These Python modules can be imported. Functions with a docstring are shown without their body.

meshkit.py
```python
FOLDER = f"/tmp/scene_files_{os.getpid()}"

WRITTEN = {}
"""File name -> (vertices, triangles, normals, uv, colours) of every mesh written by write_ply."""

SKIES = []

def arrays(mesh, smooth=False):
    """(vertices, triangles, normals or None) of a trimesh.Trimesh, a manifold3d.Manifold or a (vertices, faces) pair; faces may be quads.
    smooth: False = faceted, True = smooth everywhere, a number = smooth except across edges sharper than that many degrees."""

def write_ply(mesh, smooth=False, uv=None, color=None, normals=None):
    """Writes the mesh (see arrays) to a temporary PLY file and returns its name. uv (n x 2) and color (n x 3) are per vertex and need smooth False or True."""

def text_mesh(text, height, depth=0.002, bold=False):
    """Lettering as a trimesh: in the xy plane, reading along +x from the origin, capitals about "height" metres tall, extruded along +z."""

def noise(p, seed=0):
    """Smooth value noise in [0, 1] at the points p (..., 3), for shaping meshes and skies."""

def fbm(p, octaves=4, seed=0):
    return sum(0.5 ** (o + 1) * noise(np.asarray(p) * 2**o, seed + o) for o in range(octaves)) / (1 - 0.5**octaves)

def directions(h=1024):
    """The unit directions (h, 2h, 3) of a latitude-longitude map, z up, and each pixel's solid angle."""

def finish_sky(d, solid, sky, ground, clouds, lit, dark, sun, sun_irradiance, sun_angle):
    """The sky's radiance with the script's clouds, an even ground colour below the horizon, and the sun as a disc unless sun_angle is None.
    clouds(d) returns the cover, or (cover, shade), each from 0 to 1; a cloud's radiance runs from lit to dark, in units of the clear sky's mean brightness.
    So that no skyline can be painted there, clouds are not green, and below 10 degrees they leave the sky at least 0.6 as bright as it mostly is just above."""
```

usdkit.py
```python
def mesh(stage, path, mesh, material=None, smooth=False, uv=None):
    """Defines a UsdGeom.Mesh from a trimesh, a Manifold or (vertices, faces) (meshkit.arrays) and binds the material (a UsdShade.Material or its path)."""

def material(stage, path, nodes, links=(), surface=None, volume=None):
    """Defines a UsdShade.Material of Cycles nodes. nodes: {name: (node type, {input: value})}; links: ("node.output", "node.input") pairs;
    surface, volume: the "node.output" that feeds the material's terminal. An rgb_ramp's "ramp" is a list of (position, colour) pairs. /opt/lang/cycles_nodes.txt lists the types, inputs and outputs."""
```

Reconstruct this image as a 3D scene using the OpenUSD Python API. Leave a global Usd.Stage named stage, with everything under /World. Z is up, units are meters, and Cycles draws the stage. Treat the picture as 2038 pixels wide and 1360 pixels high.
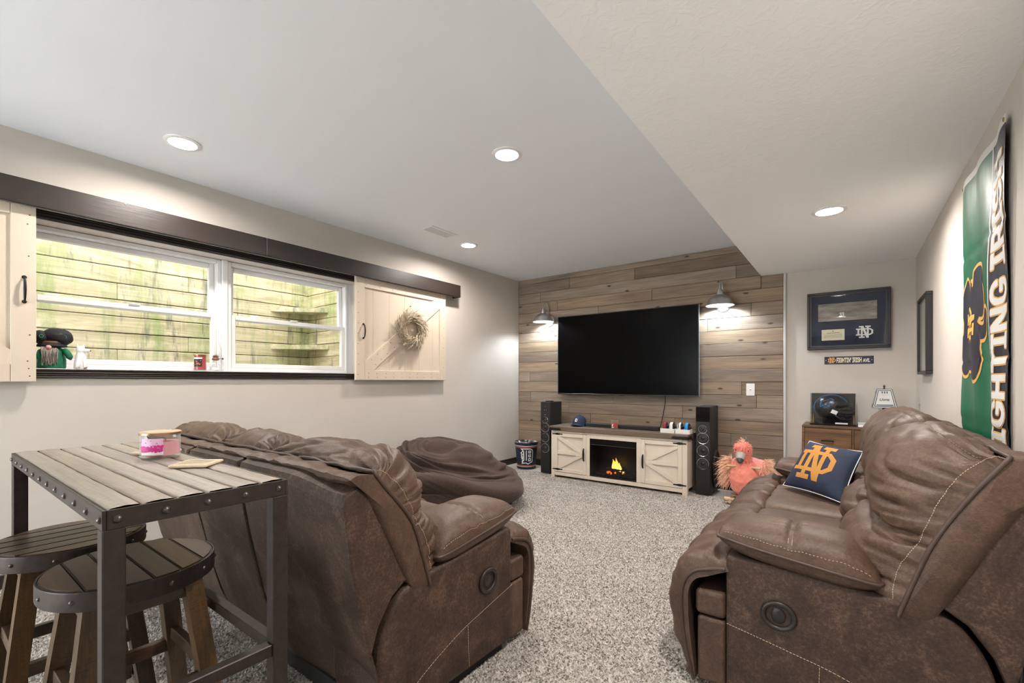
import math, random, glob
import numpy as np
import trimesh
import usdkit, meshkit
from pxr import Usd, UsdGeom, UsdLux, UsdShade, Gf, Sdf, Vt
from shapely.geometry import Polygon, LineString, Point, box as sbox
from shapely import affinity
from shapely.ops import unary_union

# ------------------------------------------------------------------ camera, sky, exposure
stage = Usd.Stage.CreateInMemory()
UsdGeom.SetStageUpAxis(stage, 'Z'); UsdGeom.SetStageMetersPerUnit(stage, 1.0)
UsdGeom.Xform.Define(stage, '/World')
EYE, YAW, FPX = (0.0, 0.0, 1.0927), 36.566, 903.04
cam = UsdGeom.Camera.Define(stage, '/World/camera')
cam.CreateHorizontalApertureAttr(36.0)
cam.CreateFocalLengthAttr(36.0 * FPX / 2038)
cam.CreateVerticalApertureOffsetAttr(79.0 / 2038 * 36)
cam.CreateClippingRangeAttr((0.05, 200.0))
cam.CreateExposureAttr(0.36)
cam.AddTranslateOp().Set(EYE); cam.AddRotateXYZOp().Set((90, 0, YAW))
UsdGeom.Xform.Define(stage, '/World/Looks')
sky = UsdLux.DomeLight.Define(stage, '/World/sky')
sky.CreateColorAttr((0.86, 0.84, 1.0)); sky.CreateIntensityAttr(1.8)
CAN_STRENGTH, CAN_COLOR = 570.0, (1.0, 0.92, 0.86)
BULB_STRENGTH, BULB_COLOR = 860.0, (0.84, 0.93, 1.0)

REAR_FILL, REAR_FILL_COLOR = 21.0, (0.78, 0.90, 1.0)
# room numbers (metres): camera foot at the origin, x along the TV wall, y towards it
XL, XR, YD, YB, ZC, ZB, XB = -3.573, 0.446, 4.98, -2.6, 2.44, 2.11, -0.68
rng = np.random.default_rng(7)
PI = math.pi

# ------------------------------------------------------------------ prim helpers
count = {}
def path_for(parent, name):
    base = parent + '/' + name
    k = count.get(base, 0); count[base] = k + 1
    return base if k == 0 else base + '_%03d' % k
class Node:
    def __init__(s, path, loc, prim): s.path, s.loc, s.prim = path, np.array(loc, float), prim
def tag(o, label=None, cat=None, group=None, kind=None):
    for k, v in (('label', label), ('category', cat), ('group', group), ('kind', kind)):
        if v: o.prim.SetCustomDataByKey(k, v)
    return o
def thing(name, label=None, cat=None, loc=(0, 0, 0), group=None, kind=None, rz=0.0):
    p = path_for('/World', name)
    x = UsdGeom.Xform.Define(stage, p); x.AddTranslateOp().Set(Gf.Vec3d(*map(float, loc)))
    n = Node(p, loc, x.GetPrim()); n.rz = rz
    if rz: x.AddRotateZOp().Set(rz)
    return tag(n, label, cat, group, kind)
def obj(name, m, mat, parent=None, label=None, cat=None, group=None, kind=None, smooth=35, local=False):
    """one Mesh prim; world coordinates unless local; parent is a Node or None for top level"""
    v, f = m
    v, f = np.array(v, float), np.asarray(f, int)
    used = np.unique(f)
    if len(used) < len(v):
        remap = np.zeros(len(v), int); remap[used] = np.arange(len(used)); v, f = v[used], remap[f]
    pp, loc = (parent.path, parent.loc) if parent else ('/World', np.zeros(3))
    own = None
    if parent is None:
        lo, hi = v.min(0), v.max(0); own = np.array([(lo[0] + hi[0]) / 2, (lo[1] + hi[1]) / 2, lo[2]]); v = v - own
    elif not local: v = v - loc
    p = path_for(pp, name)
    g = usdkit.mesh(stage, p, trimesh.Trimesh(v, np.array(f), process=False), '/World/Looks/' + mat, smooth=smooth)
    if own is not None: g.AddTranslateOp().Set(Gf.Vec3d(*map(float, own)))
    n = Node(p, loc if own is None else own, g.GetPrim())
    return tag(n, label, cat, group, kind)
def copy_of(src, name, label, cat, loc, group, rz=0.0):
    p = path_for('/World', name)
    x = UsdGeom.Xform.Define(stage, p); pr = x.GetPrim()
    pr.GetReferences().AddInternalReference(src.path)
    x.ClearXformOpOrder(); x.AddTranslateOp().Set(Gf.Vec3d(*map(float, loc))); x.AddRotateZOp().Set(rz)
    pr.SetInstanceable(True)
    return tag(Node(p, loc, pr), label, cat, group)

# ------------------------------------------------------------------ mesh helpers: all give (vertices, faces)
def cat(*ms):
    vs, fs, n = [], [], 0
    for m in ms:
        v, f = np.asarray(m[0], float), np.asarray(m[1], int)
        vs.append(v); fs.append(f + n); n += len(v)
    return np.vstack(vs), np.vstack(fs)
def tm(t): return np.array(t.vertices), np.array(t.faces)
def box(x0, x1, y0, y1, z0, z1, b=0.0):
    x0, x1 = sorted((x0, x1)); y0, y1 = sorted((y0, y1)); z0, z1 = sorted((z0, z1))
    if b <= 0:
        t = trimesh.creation.box([x1 - x0, y1 - y0, z1 - z0]); t.apply_translation([(x0 + x1) / 2, (y0 + y1) / 2, (z0 + z1) / 2]); return tm(t)
    b = min(b, (x1 - x0) / 2.1, (y1 - y0) / 2.1, (z1 - z0) / 2.1)
    P = []
    for x, sx in ((x0, 1), (x1, -1)):
        for y, sy in ((y0, 1), (y1, -1)):
            for z, sz in ((z0, 1), (z1, -1)):
                P += [(x, y + sy * b, z + sz * b), (x + sx * b, y, z + sz * b), (x + sx * b, y + sy * b, z)]
    return hull(P)
def hull(P):
    return tm(trimesh.convex.convex_hull(np.array(P, float)))
def rbox(x0, x1, y0, y1, z0, z1, r, n=6):
    """rounded box"""
    r = min(r, abs(x1 - x0) / 2.01, abs(y1 - y0) / 2.01, abs(z1 - z0) / 2.01)
    s = trimesh.creation.icosphere(2, r).vertices
    P = [s + np.array([x, y, z]) for x in (x0 + r, x1 - r) for y in (y0 + r, y1 - r) for z in (z0 + r, z1 - r)]
    return hull(np.vstack(P))
def obox(c, ax, hx, hy, hz, b=0.0):
    """box with half sizes along the rows of ax, centred at c"""
    v, f = box(-hx, hx, -hy, hy, -hz, hz, b)
    return v @ np.array(ax, float) + np.array(c), f
def beam(p, q, w, h, up=(0, 0, 1), b=0.0):
    p, q = np.array(p, float), np.array(q, float); d = q - p; L = np.linalg.norm(d); d /= L
    u = np.array(up, float); s = np.cross(d, u); s /= np.linalg.norm(s); u = np.cross(s, d)
    return obox((p + q) / 2, [d, s, u], L / 2, w / 2, h / 2, b)
def grid(P, wrap_u=False, wrap_v=False, flip=False):
    P = np.asarray(P, float); n, m = P.shape[:2]
    I = np.arange(n * m).reshape(n, m)
    if wrap_u: I = np.vstack([I, I[:1]])
    if wrap_v: I = np.hstack([I, I[:, :1]])
    a, b, c, d = I[:-1, :-1].ravel(), I[1:, :-1].ravel(), I[1:, 1:].ravel(), I[:-1, 1:].ravel()
    f = np.vstack([np.stack([a, b, c], 1), np.stack([a, c, d], 1)])
    return P.reshape(-1, 3), (f[:, ::-1] if flip else f)
def lathe(prof, c=(0, 0, 0), n=32, axis='z', flip=False):
    prof = np.array(prof, float); a = np.linspace(0, 2 * PI, n, endpoint=False)
    P = np.stack([prof[:, None, 0] * np.cos(a), prof[:, None, 0] * np.sin(a), np.repeat(prof[:, 1:2], n, 1)], -1)
    v, f = grid(P, wrap_v=True, flip=True)
    if flip: f = f[:, ::-1]
    if axis == 'y': v = v[:, [0, 2, 1]]; f = f[:, ::-1]
    if axis == 'x': v = v[:, [2, 0, 1]]
    return v + np.array(c, float), f
def cyl(p, q, r0, r1=None, n=16):
    r1 = r0 if r1 is None else r1
    p, q = np.array(p, float), np.array(q, float); d = q - p; L = np.linalg.norm(d); d = d / L
    a = np.array([1.0, 0, 0]) if abs(d[0]) < .9 else np.array([0, 1.0, 0])
    s = np.cross(d, a); s /= np.linalg.norm(s); t = np.cross(d, s)
    v, f = lathe([(1e-5, 0), (r0, 0), (r1, L), (1e-5, L)], n=n)
    return v[:, :1] * s + v[:, 1:2] * t + v[:, 2:] * d + p, f
def tube(pts, r, n=8, closed=False):
    pts = np.array(pts, float); m = len(pts)
    d = (np.roll(pts, -1, 0) - np.roll(pts, 1, 0)) if closed else np.gradient(pts, axis=0)
    d /= np.maximum(np.linalg.norm(d, axis=1, keepdims=True), 1e-9)
    up = np.array([0, 0, 1.0]) if abs(d[0][2]) < .9 else np.array([1.0, 0, 0])
    N = []; s = np.cross(d[0], up)
    for k in range(m):
        s = s - d[k] * np.dot(s, d[k]); s = s / max(np.linalg.norm(s), 1e-9); N.append(s)
    N = np.array(N); B = np.cross(d, N); a = np.linspace(0, 2 * PI, n, endpoint=False)
    r = np.broadcast_to(np.asarray(r, float), (m,))
    P = pts[:, None] + r[:, None, None] * (np.cos(a)[None, :, None] * N[:, None] + np.sin(a)[None, :, None] * B[:, None])
    v, f = grid(P, wrap_u=closed, wrap_v=True)
    if not closed:
        k = len(v); v = np.vstack([v, pts[:1], pts[-1:]])
        I = np.arange(n); J = (I + 1) % n
        f = np.vstack([f, np.stack([np.full(n, k), I, J], 1)[:, ::1], np.stack([np.full(n, k + 1), (m - 1) * n + J, (m - 1) * n + I], 1)])
    return v, f
def spline(pts, n, closed=False):
    """Catmull-Rom through pts, n samples"""
    P = np.array(pts, float); k = len(P)
    if closed: Q = np.vstack([P[-1:], P, P[:2]]); t = np.linspace(0, k, n, endpoint=False)
    else: Q = np.vstack([2 * P[:1] - P[1:2], P, 2 * P[-1:] - P[-2:-1]]); t = np.linspace(0, k - 1 - 1e-9, n)
    i = np.floor(t).astype(int); u = (t - i)[:, None]
    a, b, c, d = Q[i], Q[i + 1], Q[i + 2], Q[i + 3]
    return .5 * (2 * b + (c - a) * u + (2 * a - 5 * b + 4 * c - d) * u ** 2 + (3 * b - a - 3 * c + d) * u ** 3)
def prism(shape, depth):
    """shapely shape extruded from z=0 to depth, xy plane"""
    gs = [g for g in getattr(shape, 'geoms', [shape]) if g.area > 1e-9]
    return cat(*[tm(trimesh.creation.extrude_polygon(g, depth, engine='earcut')) for g in gs])
def place(m, o, ex, ey, ez):
    """maps local xyz to world axes"""
    v, f = m; M = np.array([ex, ey, ez], float)
    return v @ M + np.array(o, float), (f if np.linalg.det(M) > 0 else f[:, ::-1])
def soft_extrude(poly, w0, w1, b, steps=4):
    """closed 2D loop (n,2), counter-clockwise, extruded over w with rounded rims; gives points (p0, p1, w)"""
    P = np.array(poly, float); n = len(P)
    e = np.roll(P, -1, 0) - np.roll(P, 1, 0); e /= np.maximum(np.linalg.norm(e, axis=1, keepdims=True), 1e-9)
    nor = np.stack([-e[:, 1], e[:, 0]], 1)
    rows = []
    for t in np.linspace(0, PI / 2, steps): rows.append((w0 + b * (1 - math.sin(t)), b * (1 - math.cos(t))))
    rows = [(w0 + b * (1 - math.sin(t)), b * (1 - math.cos(t))) for t in np.linspace(PI / 2, 0, steps)]
    rows += [(w1 - b * (1 - math.sin(t)), b * (1 - math.cos(t))) for t in np.linspace(0, PI / 2, steps)]
    L = [np.column_stack([P + nor * i, np.full(n, w)]) for w, i in rows]
    v, f = grid(np.array(L), wrap_v=True, flip=False)
    inner0, inner1 = L[0], L[-1]
    poly0 = Polygon(inner0[:, :2])
    tv, tf = trimesh.creation.triangulate_polygon(poly0.buffer(0) if not poly0.is_valid else poly0, engine='earcut')
    c0 = (np.column_stack([tv, np.full(len(tv), rows[0][0])]), tf[:, ::-1]); c1 = (np.column_stack([tv, np.full(len(tv), rows[-1][0])]), tf)
    a, b_ = v[f[0][1]] - v[f[0][0]], v[f[0][2]] - v[f[0][0]]
    m = cat((v, f), c0, c1)
    t = trimesh.Trimesh(*m, process=True); t.merge_vertices(); trimesh.repair.fix_normals(t)
    return tm(t)
def bumpy(v, s, seed=0, oct=3): return meshkit.fbm(np.asarray(v) * s, oct, seed) - .5
FONT = sorted(glob.glob('/opt/blender-*/*/datafiles/fonts/Inter.woff2'))[0]
def text_shape(text, height, bold=5):
    """letters as a shapely shape, capitals about height tall, baseline at y=0, starting at x=0"""
    from PIL import Image, ImageDraw, ImageFont
    font = ImageFont.truetype(FONT, 96)
    x0, y0, x1, y1 = font.getbbox(text, anchor='ls', stroke_width=bold)
    im = Image.new('L', (x1 - x0 + 8, y1 - y0 + 8))
    ImageDraw.Draw(im).text((4 - x0, 4 - y0), text, 255, font, anchor='ls', stroke_width=bold)
    on = np.pad(np.asarray(im) > 127, ((0, 0), (1, 1))).astype(np.int8)
    r, s = np.nonzero(np.diff(on, axis=1) == 1); e = np.nonzero(np.diff(on, axis=1) == -1)[1]
    sh = unary_union([sbox(a, -k - 1, b, -k) for a, b, k in zip(s, e, r)]).buffer(.6).buffer(-.6).simplify(.8)
    k = height / 70.0
    return affinity.affine_transform(sh, [k, 0, 0, k, -4 * k, (4 - y0) * k])
def fit(shape, x0, x1, y0, y1):
    a, b, c, d = shape.bounds; kx, ky = (x1 - x0) / (c - a), (y1 - y0) / (d - b)
    return affinity.affine_transform(shape, [kx, 0, 0, ky, x0 - a * kx, y0 - b * ky])
def monogram():
    """interlocked N and D, unit square"""
    R = lambda a, b, c, d: sbox(a, b, c, d)
    N = unary_union([R(.285, 0, .395, 1), R(.17, .88, .44, 1), R(.17, 0, .51, .12), R(.635, 0, .745, 1), R(.54, .88, .86, 1), Polygon([(.29, 1), (.43, 1), (.745, 0), (.605, 0)])])
    D = Polygon([(0, .79), (.82, .79), (1, .64), (1, .36), (.82, .21), (0, .21), (0, .31), (.085, .31), (.085, .69), (0, .69)])
    D = D.difference(Polygon([(.195, .31), (.775, .31), (.885, .405), (.885, .595), (.775, .69), (.195, .69)]))
    return unary_union([N, D]).buffer(0)
def dense(m, L):
    """subdivide long edges so that a flat print can follow a curved face"""
    v, f = trimesh.remesh.subdivide_to_size(m[0], m[1], L, max_iter=12)
    return v, f

# ------------------------------------------------------------------ materials
def mat(name, nodes, links, surface='p.BSDF'):
    usdkit.material(stage, '/World/Looks/' + name, nodes, links, surface=surface)
    return name
def plain(name, c, rough=.5, metal=0., **k):
    return mat(name, {'p': ('principled_bsdf', dict(base_color=c, roughness=rough, metallic=metal, **k))}, [])
def noisy(name, c0, c1, scale=6., rough=.5, bump=0., bscale=200., stretch=(1, 1, 1), detail=5., lo=.3, hi=.7, metal=0., rand=0., **k):
    n = {'t': ('texture_coordinate', {}), 'm': ('mapping', dict(scale=stretch)),
         'n': ('noise_texture', dict(scale=scale, detail=detail, roughness=.6)), 'r': ('rgb_ramp', dict(ramp=[(lo, c0), (hi, c1)])),
         'p': ('principled_bsdf', dict(roughness=rough, metallic=metal, **k))}
    l = [('t.object', 'm.vector'), ('m.vector', 'n.vector'), ('n.fac', 'r.fac'), ('r.color', 'p.base_color')]
    if rand:
        n['o'] = ('object_info', {}); n['h'] = ('hsv', {}); n['mr'] = ('map_range', dict(from_min=0., from_max=1., to_min=1 - rand, to_max=1 + rand))
        l = [x for x in l if x != ('r.color', 'p.base_color')] + [('o.random', 'mr.value'), ('mr.result', 'h.value'), ('r.color', 'h.color'), ('h.color', 'p.base_color')]
    if bump:
        n['bn'] = ('noise_texture', dict(scale=bscale, detail=3.)); n['b'] = ('bump', dict(strength=bump, distance=.002))
        l += [('m.vector', 'bn.vector'), ('bn.fac', 'b.height'), ('b.normal', 'p.normal')]
    return mat(name, n, l)
def wood(name, dark, light, axis=0, rough=.55, rand=.22, knots=True, saw=0., scale=1., bump=.35, knot=(.05, .03, .02), flat=None):
    """grain along axis; every board gets its own tone and cut"""
    st = [1., 1., 1.]; st[axis] = .09; st2 = [1., 1., 1.]; st2[axis] = .02
    n = {'t': ('texture_coordinate', {}), 'o': ('object_info', {}), 'off': ('vector_math', dict(math_type='scale', vector1=(17.3, 31.7, 11.1))),
         'add': ('vector_math', dict(math_type='add')), 'm': ('mapping', dict(scale=tuple(s * scale for s in st))), 'm2': ('mapping', dict(scale=tuple(s * scale for s in st2))),
         'n1': ('noise_texture', dict(scale=9., detail=5., roughness=.6, distortion=1.3)), 'n2': ('noise_texture', dict(scale=190., detail=3., roughness=.6)),
         'mx': ('mix_float', dict(fac=.38)), 'r': ('rgb_ramp', dict(ramp=[(.30, dark), (.52, tuple((a + b) / 2 for a, b in zip(dark, light))), (.70, light)])),
         'mr': ('map_range', dict(from_min=0., from_max=1., to_min=1 - rand, to_max=1 + rand)), 'h': ('hsv', {}),
         'mr2': ('map_range', dict(from_min=0., from_max=1., to_min=.80, to_max=1.15)), 'rr': ('math', dict(math_type='fraction')), 'rm': ('math', dict(math_type='multiply', value2=7.31)),
         'b': ('bump', dict(strength=bump, distance=.002)), 'p': ('principled_bsdf', dict(roughness=rough))}
    l = [('o.random', 'off.scale'), ('t.object', 'add.vector1'), ('off.vector', 'add.vector2'), ('add.vector', 'm.vector'), ('add.vector', 'm2.vector'),
         ('m.vector', 'n1.vector'), ('m2.vector', 'n2.vector'), ('n1.fac', 'mx.a'), ('n2.fac', 'mx.b'), ('mx.result', 'r.fac'), ('o.random', 'mr.value'), ('mr.result', 'h.value'),
         ('o.random', 'rm.value1'), ('rm.value', 'rr.value1'), ('rr.value', 'mr2.value'), ('mr2.result', 'h.saturation'), ('r.color', 'h.color'), ('mx.result', 'b.height'), ('b.normal', 'p.normal')]
    col = 'h.color'
    if knots:
        st3 = [5.2 * scale] * 3; st3[axis] = 2.1 * scale
        n['m3'] = ('mapping', dict(scale=tuple(st3), rotation=(PI / 2, 0, 0) if flat == 1 else (0, 0, 0))); n['v'] = ('voronoi_texture', dict(scale=1., randomness=1., dimensions='2D' if flat == 1 else '3D'))
        n['kr'] = ('map_range', dict(from_min=.030, from_max=.068, to_min=1., to_max=0., clamp=True)); n['km'] = ('mix', dict(color2=knot)); n['ks'] = ('separate_color', {}); n['kg'] = ('math', dict(math_type='greater_than', value2=.45)); n['kk'] = ('math', dict(math_type='multiply'))
        l += [('add.vector', 'm3.vector'), ('m3.vector', 'v.vector'), ('v.distance', 'kr.value'), ('v.color', 'ks.color'), ('ks.r', 'kg.value1'), ('kg.value', 'kk.value1'), ('kr.result', 'kk.value2'), ('kk.value', 'km.fac'), (col, 'km.color1')]; col = 'km.color'
    if saw:
        cr = [60., 60., 60.]; cr[axis] = 420.
        n['m4'] = ('mapping', dict(scale=tuple(cr))); n['n4'] = ('noise_texture', dict(scale=1., detail=2.)); n['sr'] = ('map_range', dict(from_min=.54, from_max=.66, to_min=1., to_max=1 - saw, clamp=True)); n['sm'] = ('mix', dict(mix_type='multiply', fac=1.))
        n['sc'] = ('combine_color', {})
        l += [('add.vector', 'm4.vector'), ('m4.vector', 'n4.vector'), ('n4.fac', 'sr.value'), ('sr.result', 'sc.r'), ('sr.result', 'sc.g'), ('sr.result', 'sc.b'), (col, 'sm.color1'), ('sc.color', 'sm.color2')]; col = 'sm.color'
    return mat(name, n, l + [(col, 'p.base_color')])
def glow(name, c, s): return mat(name, {'e': ('emission', dict(color=c, strength=s))}, [], 'e.emission')
def pane(name, tint=(1, 1, 1), f0=.04, rough=0., edge=.85, power=4., white=0.):
    n = {'w': ('layer_weight', dict(blend=.5)), 'pw': ('math', dict(math_type='power', value2=power)), 'mr': ('map_range', dict(from_min=0., from_max=1., to_min=f0, to_max=edge)), 't': ('transparent_bsdf', dict(color=tint)), 'g': ('glossy_bsdf', dict(color=(1, 1, 1), roughness=rough)), 'x': ('mix_closure', {})}
    l = [('w.facing', 'pw.value1'), ('pw.value', 'mr.value'), ('mr.result', 'x.fac'), ('t.BSDF', 'x.closure1')]
    if white:
        n['d'] = ('diffuse_bsdf', dict(color=(.85, .92, .93))); n['y'] = ('mix_closure', dict(fac=white)); l += [('g.BSDF', 'y.closure1'), ('d.BSDF', 'y.closure2'), ('y.closure', 'x.closure2')]
    else: l.append(('g.BSDF', 'x.closure2'))
    return mat(name, n, l, 'x.closure')

noisy('wall_paint', (.545, .50, .452), (.575, .53, .48), 2., .75, .25, 380.)
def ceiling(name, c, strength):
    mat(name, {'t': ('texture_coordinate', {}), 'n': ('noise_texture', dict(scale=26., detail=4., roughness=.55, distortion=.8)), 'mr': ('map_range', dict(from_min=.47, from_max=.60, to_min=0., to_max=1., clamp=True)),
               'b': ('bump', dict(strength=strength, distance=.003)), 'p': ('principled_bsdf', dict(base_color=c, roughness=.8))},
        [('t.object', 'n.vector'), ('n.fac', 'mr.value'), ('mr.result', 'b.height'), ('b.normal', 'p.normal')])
ceiling('ceiling_shaded_tone', (.81, .845, .88), .05); ceiling('bulkhead_lit_tone', (.93, .945, .955), .16)  # uneven light put into the colour: main ceiling darker and cooler, bulkhead brighter
mat('carpet', {'t': ('texture_coordinate', {}), 'n': ('noise_texture', dict(scale=240., detail=2., roughness=.6)), 'n2': ('noise_texture', dict(scale=3., detail=3.)), 'v': ('voronoi_texture', dict(scale=170., randomness=1.)),
               'r': ('rgb_ramp', dict(ramp=[(.30, (.20, .17, .15)), (.45, (.46, .42, .375)), (.60, (.72, .67, .61))])), 'mx': ('mix_float', dict(fac=.35)), 'h': ('hsv', {}), 'mr': ('map_range', dict(from_min=.3, from_max=.7, to_min=.9, to_max=1.1)),
               'b': ('bump', dict(strength=.9, distance=.010)), 'p': ('principled_bsdf', dict(roughness=.95, specular_ior_level=.1, sheen_weight=.2))},
    [('t.object', 'n.vector'), ('t.object', 'v.vector'), ('t.object', 'n2.vector'), ('n.fac', 'mx.a'), ('v.distance', 'mx.b'), ('mx.result', 'r.fac'), ('n2.fac', 'mr.value'), ('mr.result', 'h.value'), ('r.color', 'h.color'), ('h.color', 'p.base_color'), ('mx.result', 'b.height'), ('b.normal', 'p.normal')])
mat('tuft', {'g': ('attribute', dict(attribute='tone')), 'r': ('rgb_ramp', dict(ramp=[(0., (.13, .11, .095)), (.25, (.35, .318, .288)), (.55, (.61, .572, .53)), (1., (.80, .765, .73))])), 'p': ('principled_bsdf', dict(roughness=.95, specular_ior_level=.1)), 'tl': ('translucent_bsdf', {}), 'x': ('mix_closure', dict(fac=.25))}, [('g.fac', 'r.fac'), ('r.color', 'p.base_color'), ('r.color', 'tl.color'), ('p.BSDF', 'x.closure1'), ('tl.BSDF', 'x.closure2')], 'x.closure')
def leather(name, dark, light, worn, rough=.46, fine=1.):
    mat(name, {'t': ('texture_coordinate', {}), 'n': ('noise_texture', dict(scale=9., detail=8., roughness=.7, distortion=.8)), 'n2': ('noise_texture', dict(scale=120., detail=6., roughness=.75)), 'mx': ('mix_float', dict(fac=.5)),
               'r': ('rgb_ramp', dict(ramp=[(.38, dark), (.52, light), (.64, worn)])), 'v': ('voronoi_texture', dict(scale=260., randomness=1.)), 'n3': ('noise_texture', dict(scale=70., detail=5.)), 'm3': ('mix_float', dict(fac=.5)),
               'b': ('bump', dict(strength=.4 * fine, distance=.002)), 'p': ('principled_bsdf', dict(roughness=rough, specular_ior_level=.4))},
        [('t.object', 'n.vector'), ('t.object', 'n2.vector'), ('t.object', 'v.vector'), ('t.object', 'n3.vector'), ('n.fac', 'mx.a'), ('n2.fac', 'mx.b'), ('mx.result', 'r.fac'), ('r.color', 'p.base_color'),
         ('v.distance', 'm3.a'), ('n3.fac', 'm3.b'), ('m3.result', 'b.height'), ('b.normal', 'p.normal')])
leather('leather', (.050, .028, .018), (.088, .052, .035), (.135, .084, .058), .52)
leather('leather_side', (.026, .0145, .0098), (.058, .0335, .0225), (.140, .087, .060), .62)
plain('thread', (.46, .36, .27), .8); plain('thread_dark', (.22, .15, .11), .8)
plain('piping', (.060, .036, .026), .5)
wood('barnwood', (.115, .080, .053), (.40, .305, .22), 0, .6, .12, flat=1)
wood('barnwood_dark', (.098, .066, .043), (.32, .238, .168), 0, .6, .12, flat=1)
wood('table_plank', (.20, .165, .137), (.46, .40, .34), 0, .42, .10, False, .30)
wood('stool_plank_x', (.026, .013, .007), (.105, .056, .029), 0, .42, .2, False, .35)
wood('stool_plank_y', (.026, .013, .007), (.105, .056, .029), 1, .42, .2, False, .35)
wood('stool_leg', (.020, .011, .005), (.135, .070, .024), 2, .42, .12, False, .45)
def timber(name, axis):
    """pale treated boards with algae and mildew runs"""
    st = [1., 1., 1.]; st[axis] = .09
    run = [5., 5., 5.]; run[2] = .9
    mat(name, {'t': ('texture_coordinate', {}), 'o': ('object_info', {}), 'off': ('vector_math', dict(math_type='scale', vector1=(17.3, 31.7, 11.1))), 'add': ('vector_math', dict(math_type='add')), 'm': ('mapping', dict(scale=tuple(st))),
        'n1': ('noise_texture', dict(scale=13., detail=6., roughness=.65, distortion=1.6)), 'r': ('rgb_ramp', dict(ramp=[(.32, (.40, .335, .17)), (.52, (.60, .53, .30)), (.68, (.72, .65, .42))])),
        'g': ('geometry', {}), 'm2': ('mapping', dict(scale=tuple(run))), 'n2': ('noise_texture', dict(scale=1., detail=6., roughness=.7)), 'gr': ('map_range', dict(from_min=.46, from_max=.66, to_min=0., to_max=.85, clamp=True)), 'gm': ('mix', dict(color2=(.23, .32, .07))),
        'm3': ('mapping', dict(scale=(9., 9., 1.4), location=(3., 7., 1.))), 'n3': ('noise_texture', dict(scale=1., detail=7., roughness=.75)), 'kr': ('map_range', dict(from_min=.53, from_max=.68, to_min=0., to_max=.85, clamp=True)), 'km': ('mix', dict(color2=(.07, .085, .075))),
        'b': ('bump', dict(strength=.4, distance=.003)), 'p': ('principled_bsdf', dict(roughness=.8))},
        [('o.random', 'off.scale'), ('t.object', 'add.vector1'), ('off.vector', 'add.vector2'), ('add.vector', 'm.vector'), ('m.vector', 'n1.vector'), ('n1.fac', 'r.fac'), ('g.position', 'm2.vector'), ('m2.vector', 'n2.vector'), ('n2.fac', 'gr.value'), ('gr.result', 'gm.fac'), ('r.color', 'gm.color1'),
         ('g.position', 'm3.vector'), ('m3.vector', 'n3.vector'), ('n3.fac', 'kr.value'), ('kr.result', 'km.fac'), ('gm.color', 'km.color1'), ('km.color', 'p.base_color'), ('n1.fac', 'b.height'), ('b.normal', 'p.normal')])
timber('well_timber_moss', 1); timber('well_timber_side_moss', 0)
wood('stand_top', (.085, .055, .036), (.22, .155, .105), 0, .5, .1, False)
wood('dresser_wood', (.034, .016, .007), (.25, .118, .044), 0, .45, .25)
wood('rocker_wood', (.50, .33, .19), (.66, .46, .28), 0, .5, .1, False)
noisy('valance_stain', (.011, .0075, .006), (.030, .020, .0155), 5., .40, .2, 90., (1, .1, 1))
noisy('espresso', (.014, .010, .009), (.026, .019, .016), 8., .42)
noisy('shutter_paint', (.60, .505, .40), (.66, .565, .455), 3., .55, .12, 60., (1, 1, .1))
noisy('stand_paint', (.66, .585, .485), (.73, .655, .55), 3., .5, .1, 120., (1, 1, .2))
plain('nail', (.10, .07, .05), .5); plain('joint_dark', (.03, .025, .02), .8)
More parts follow.
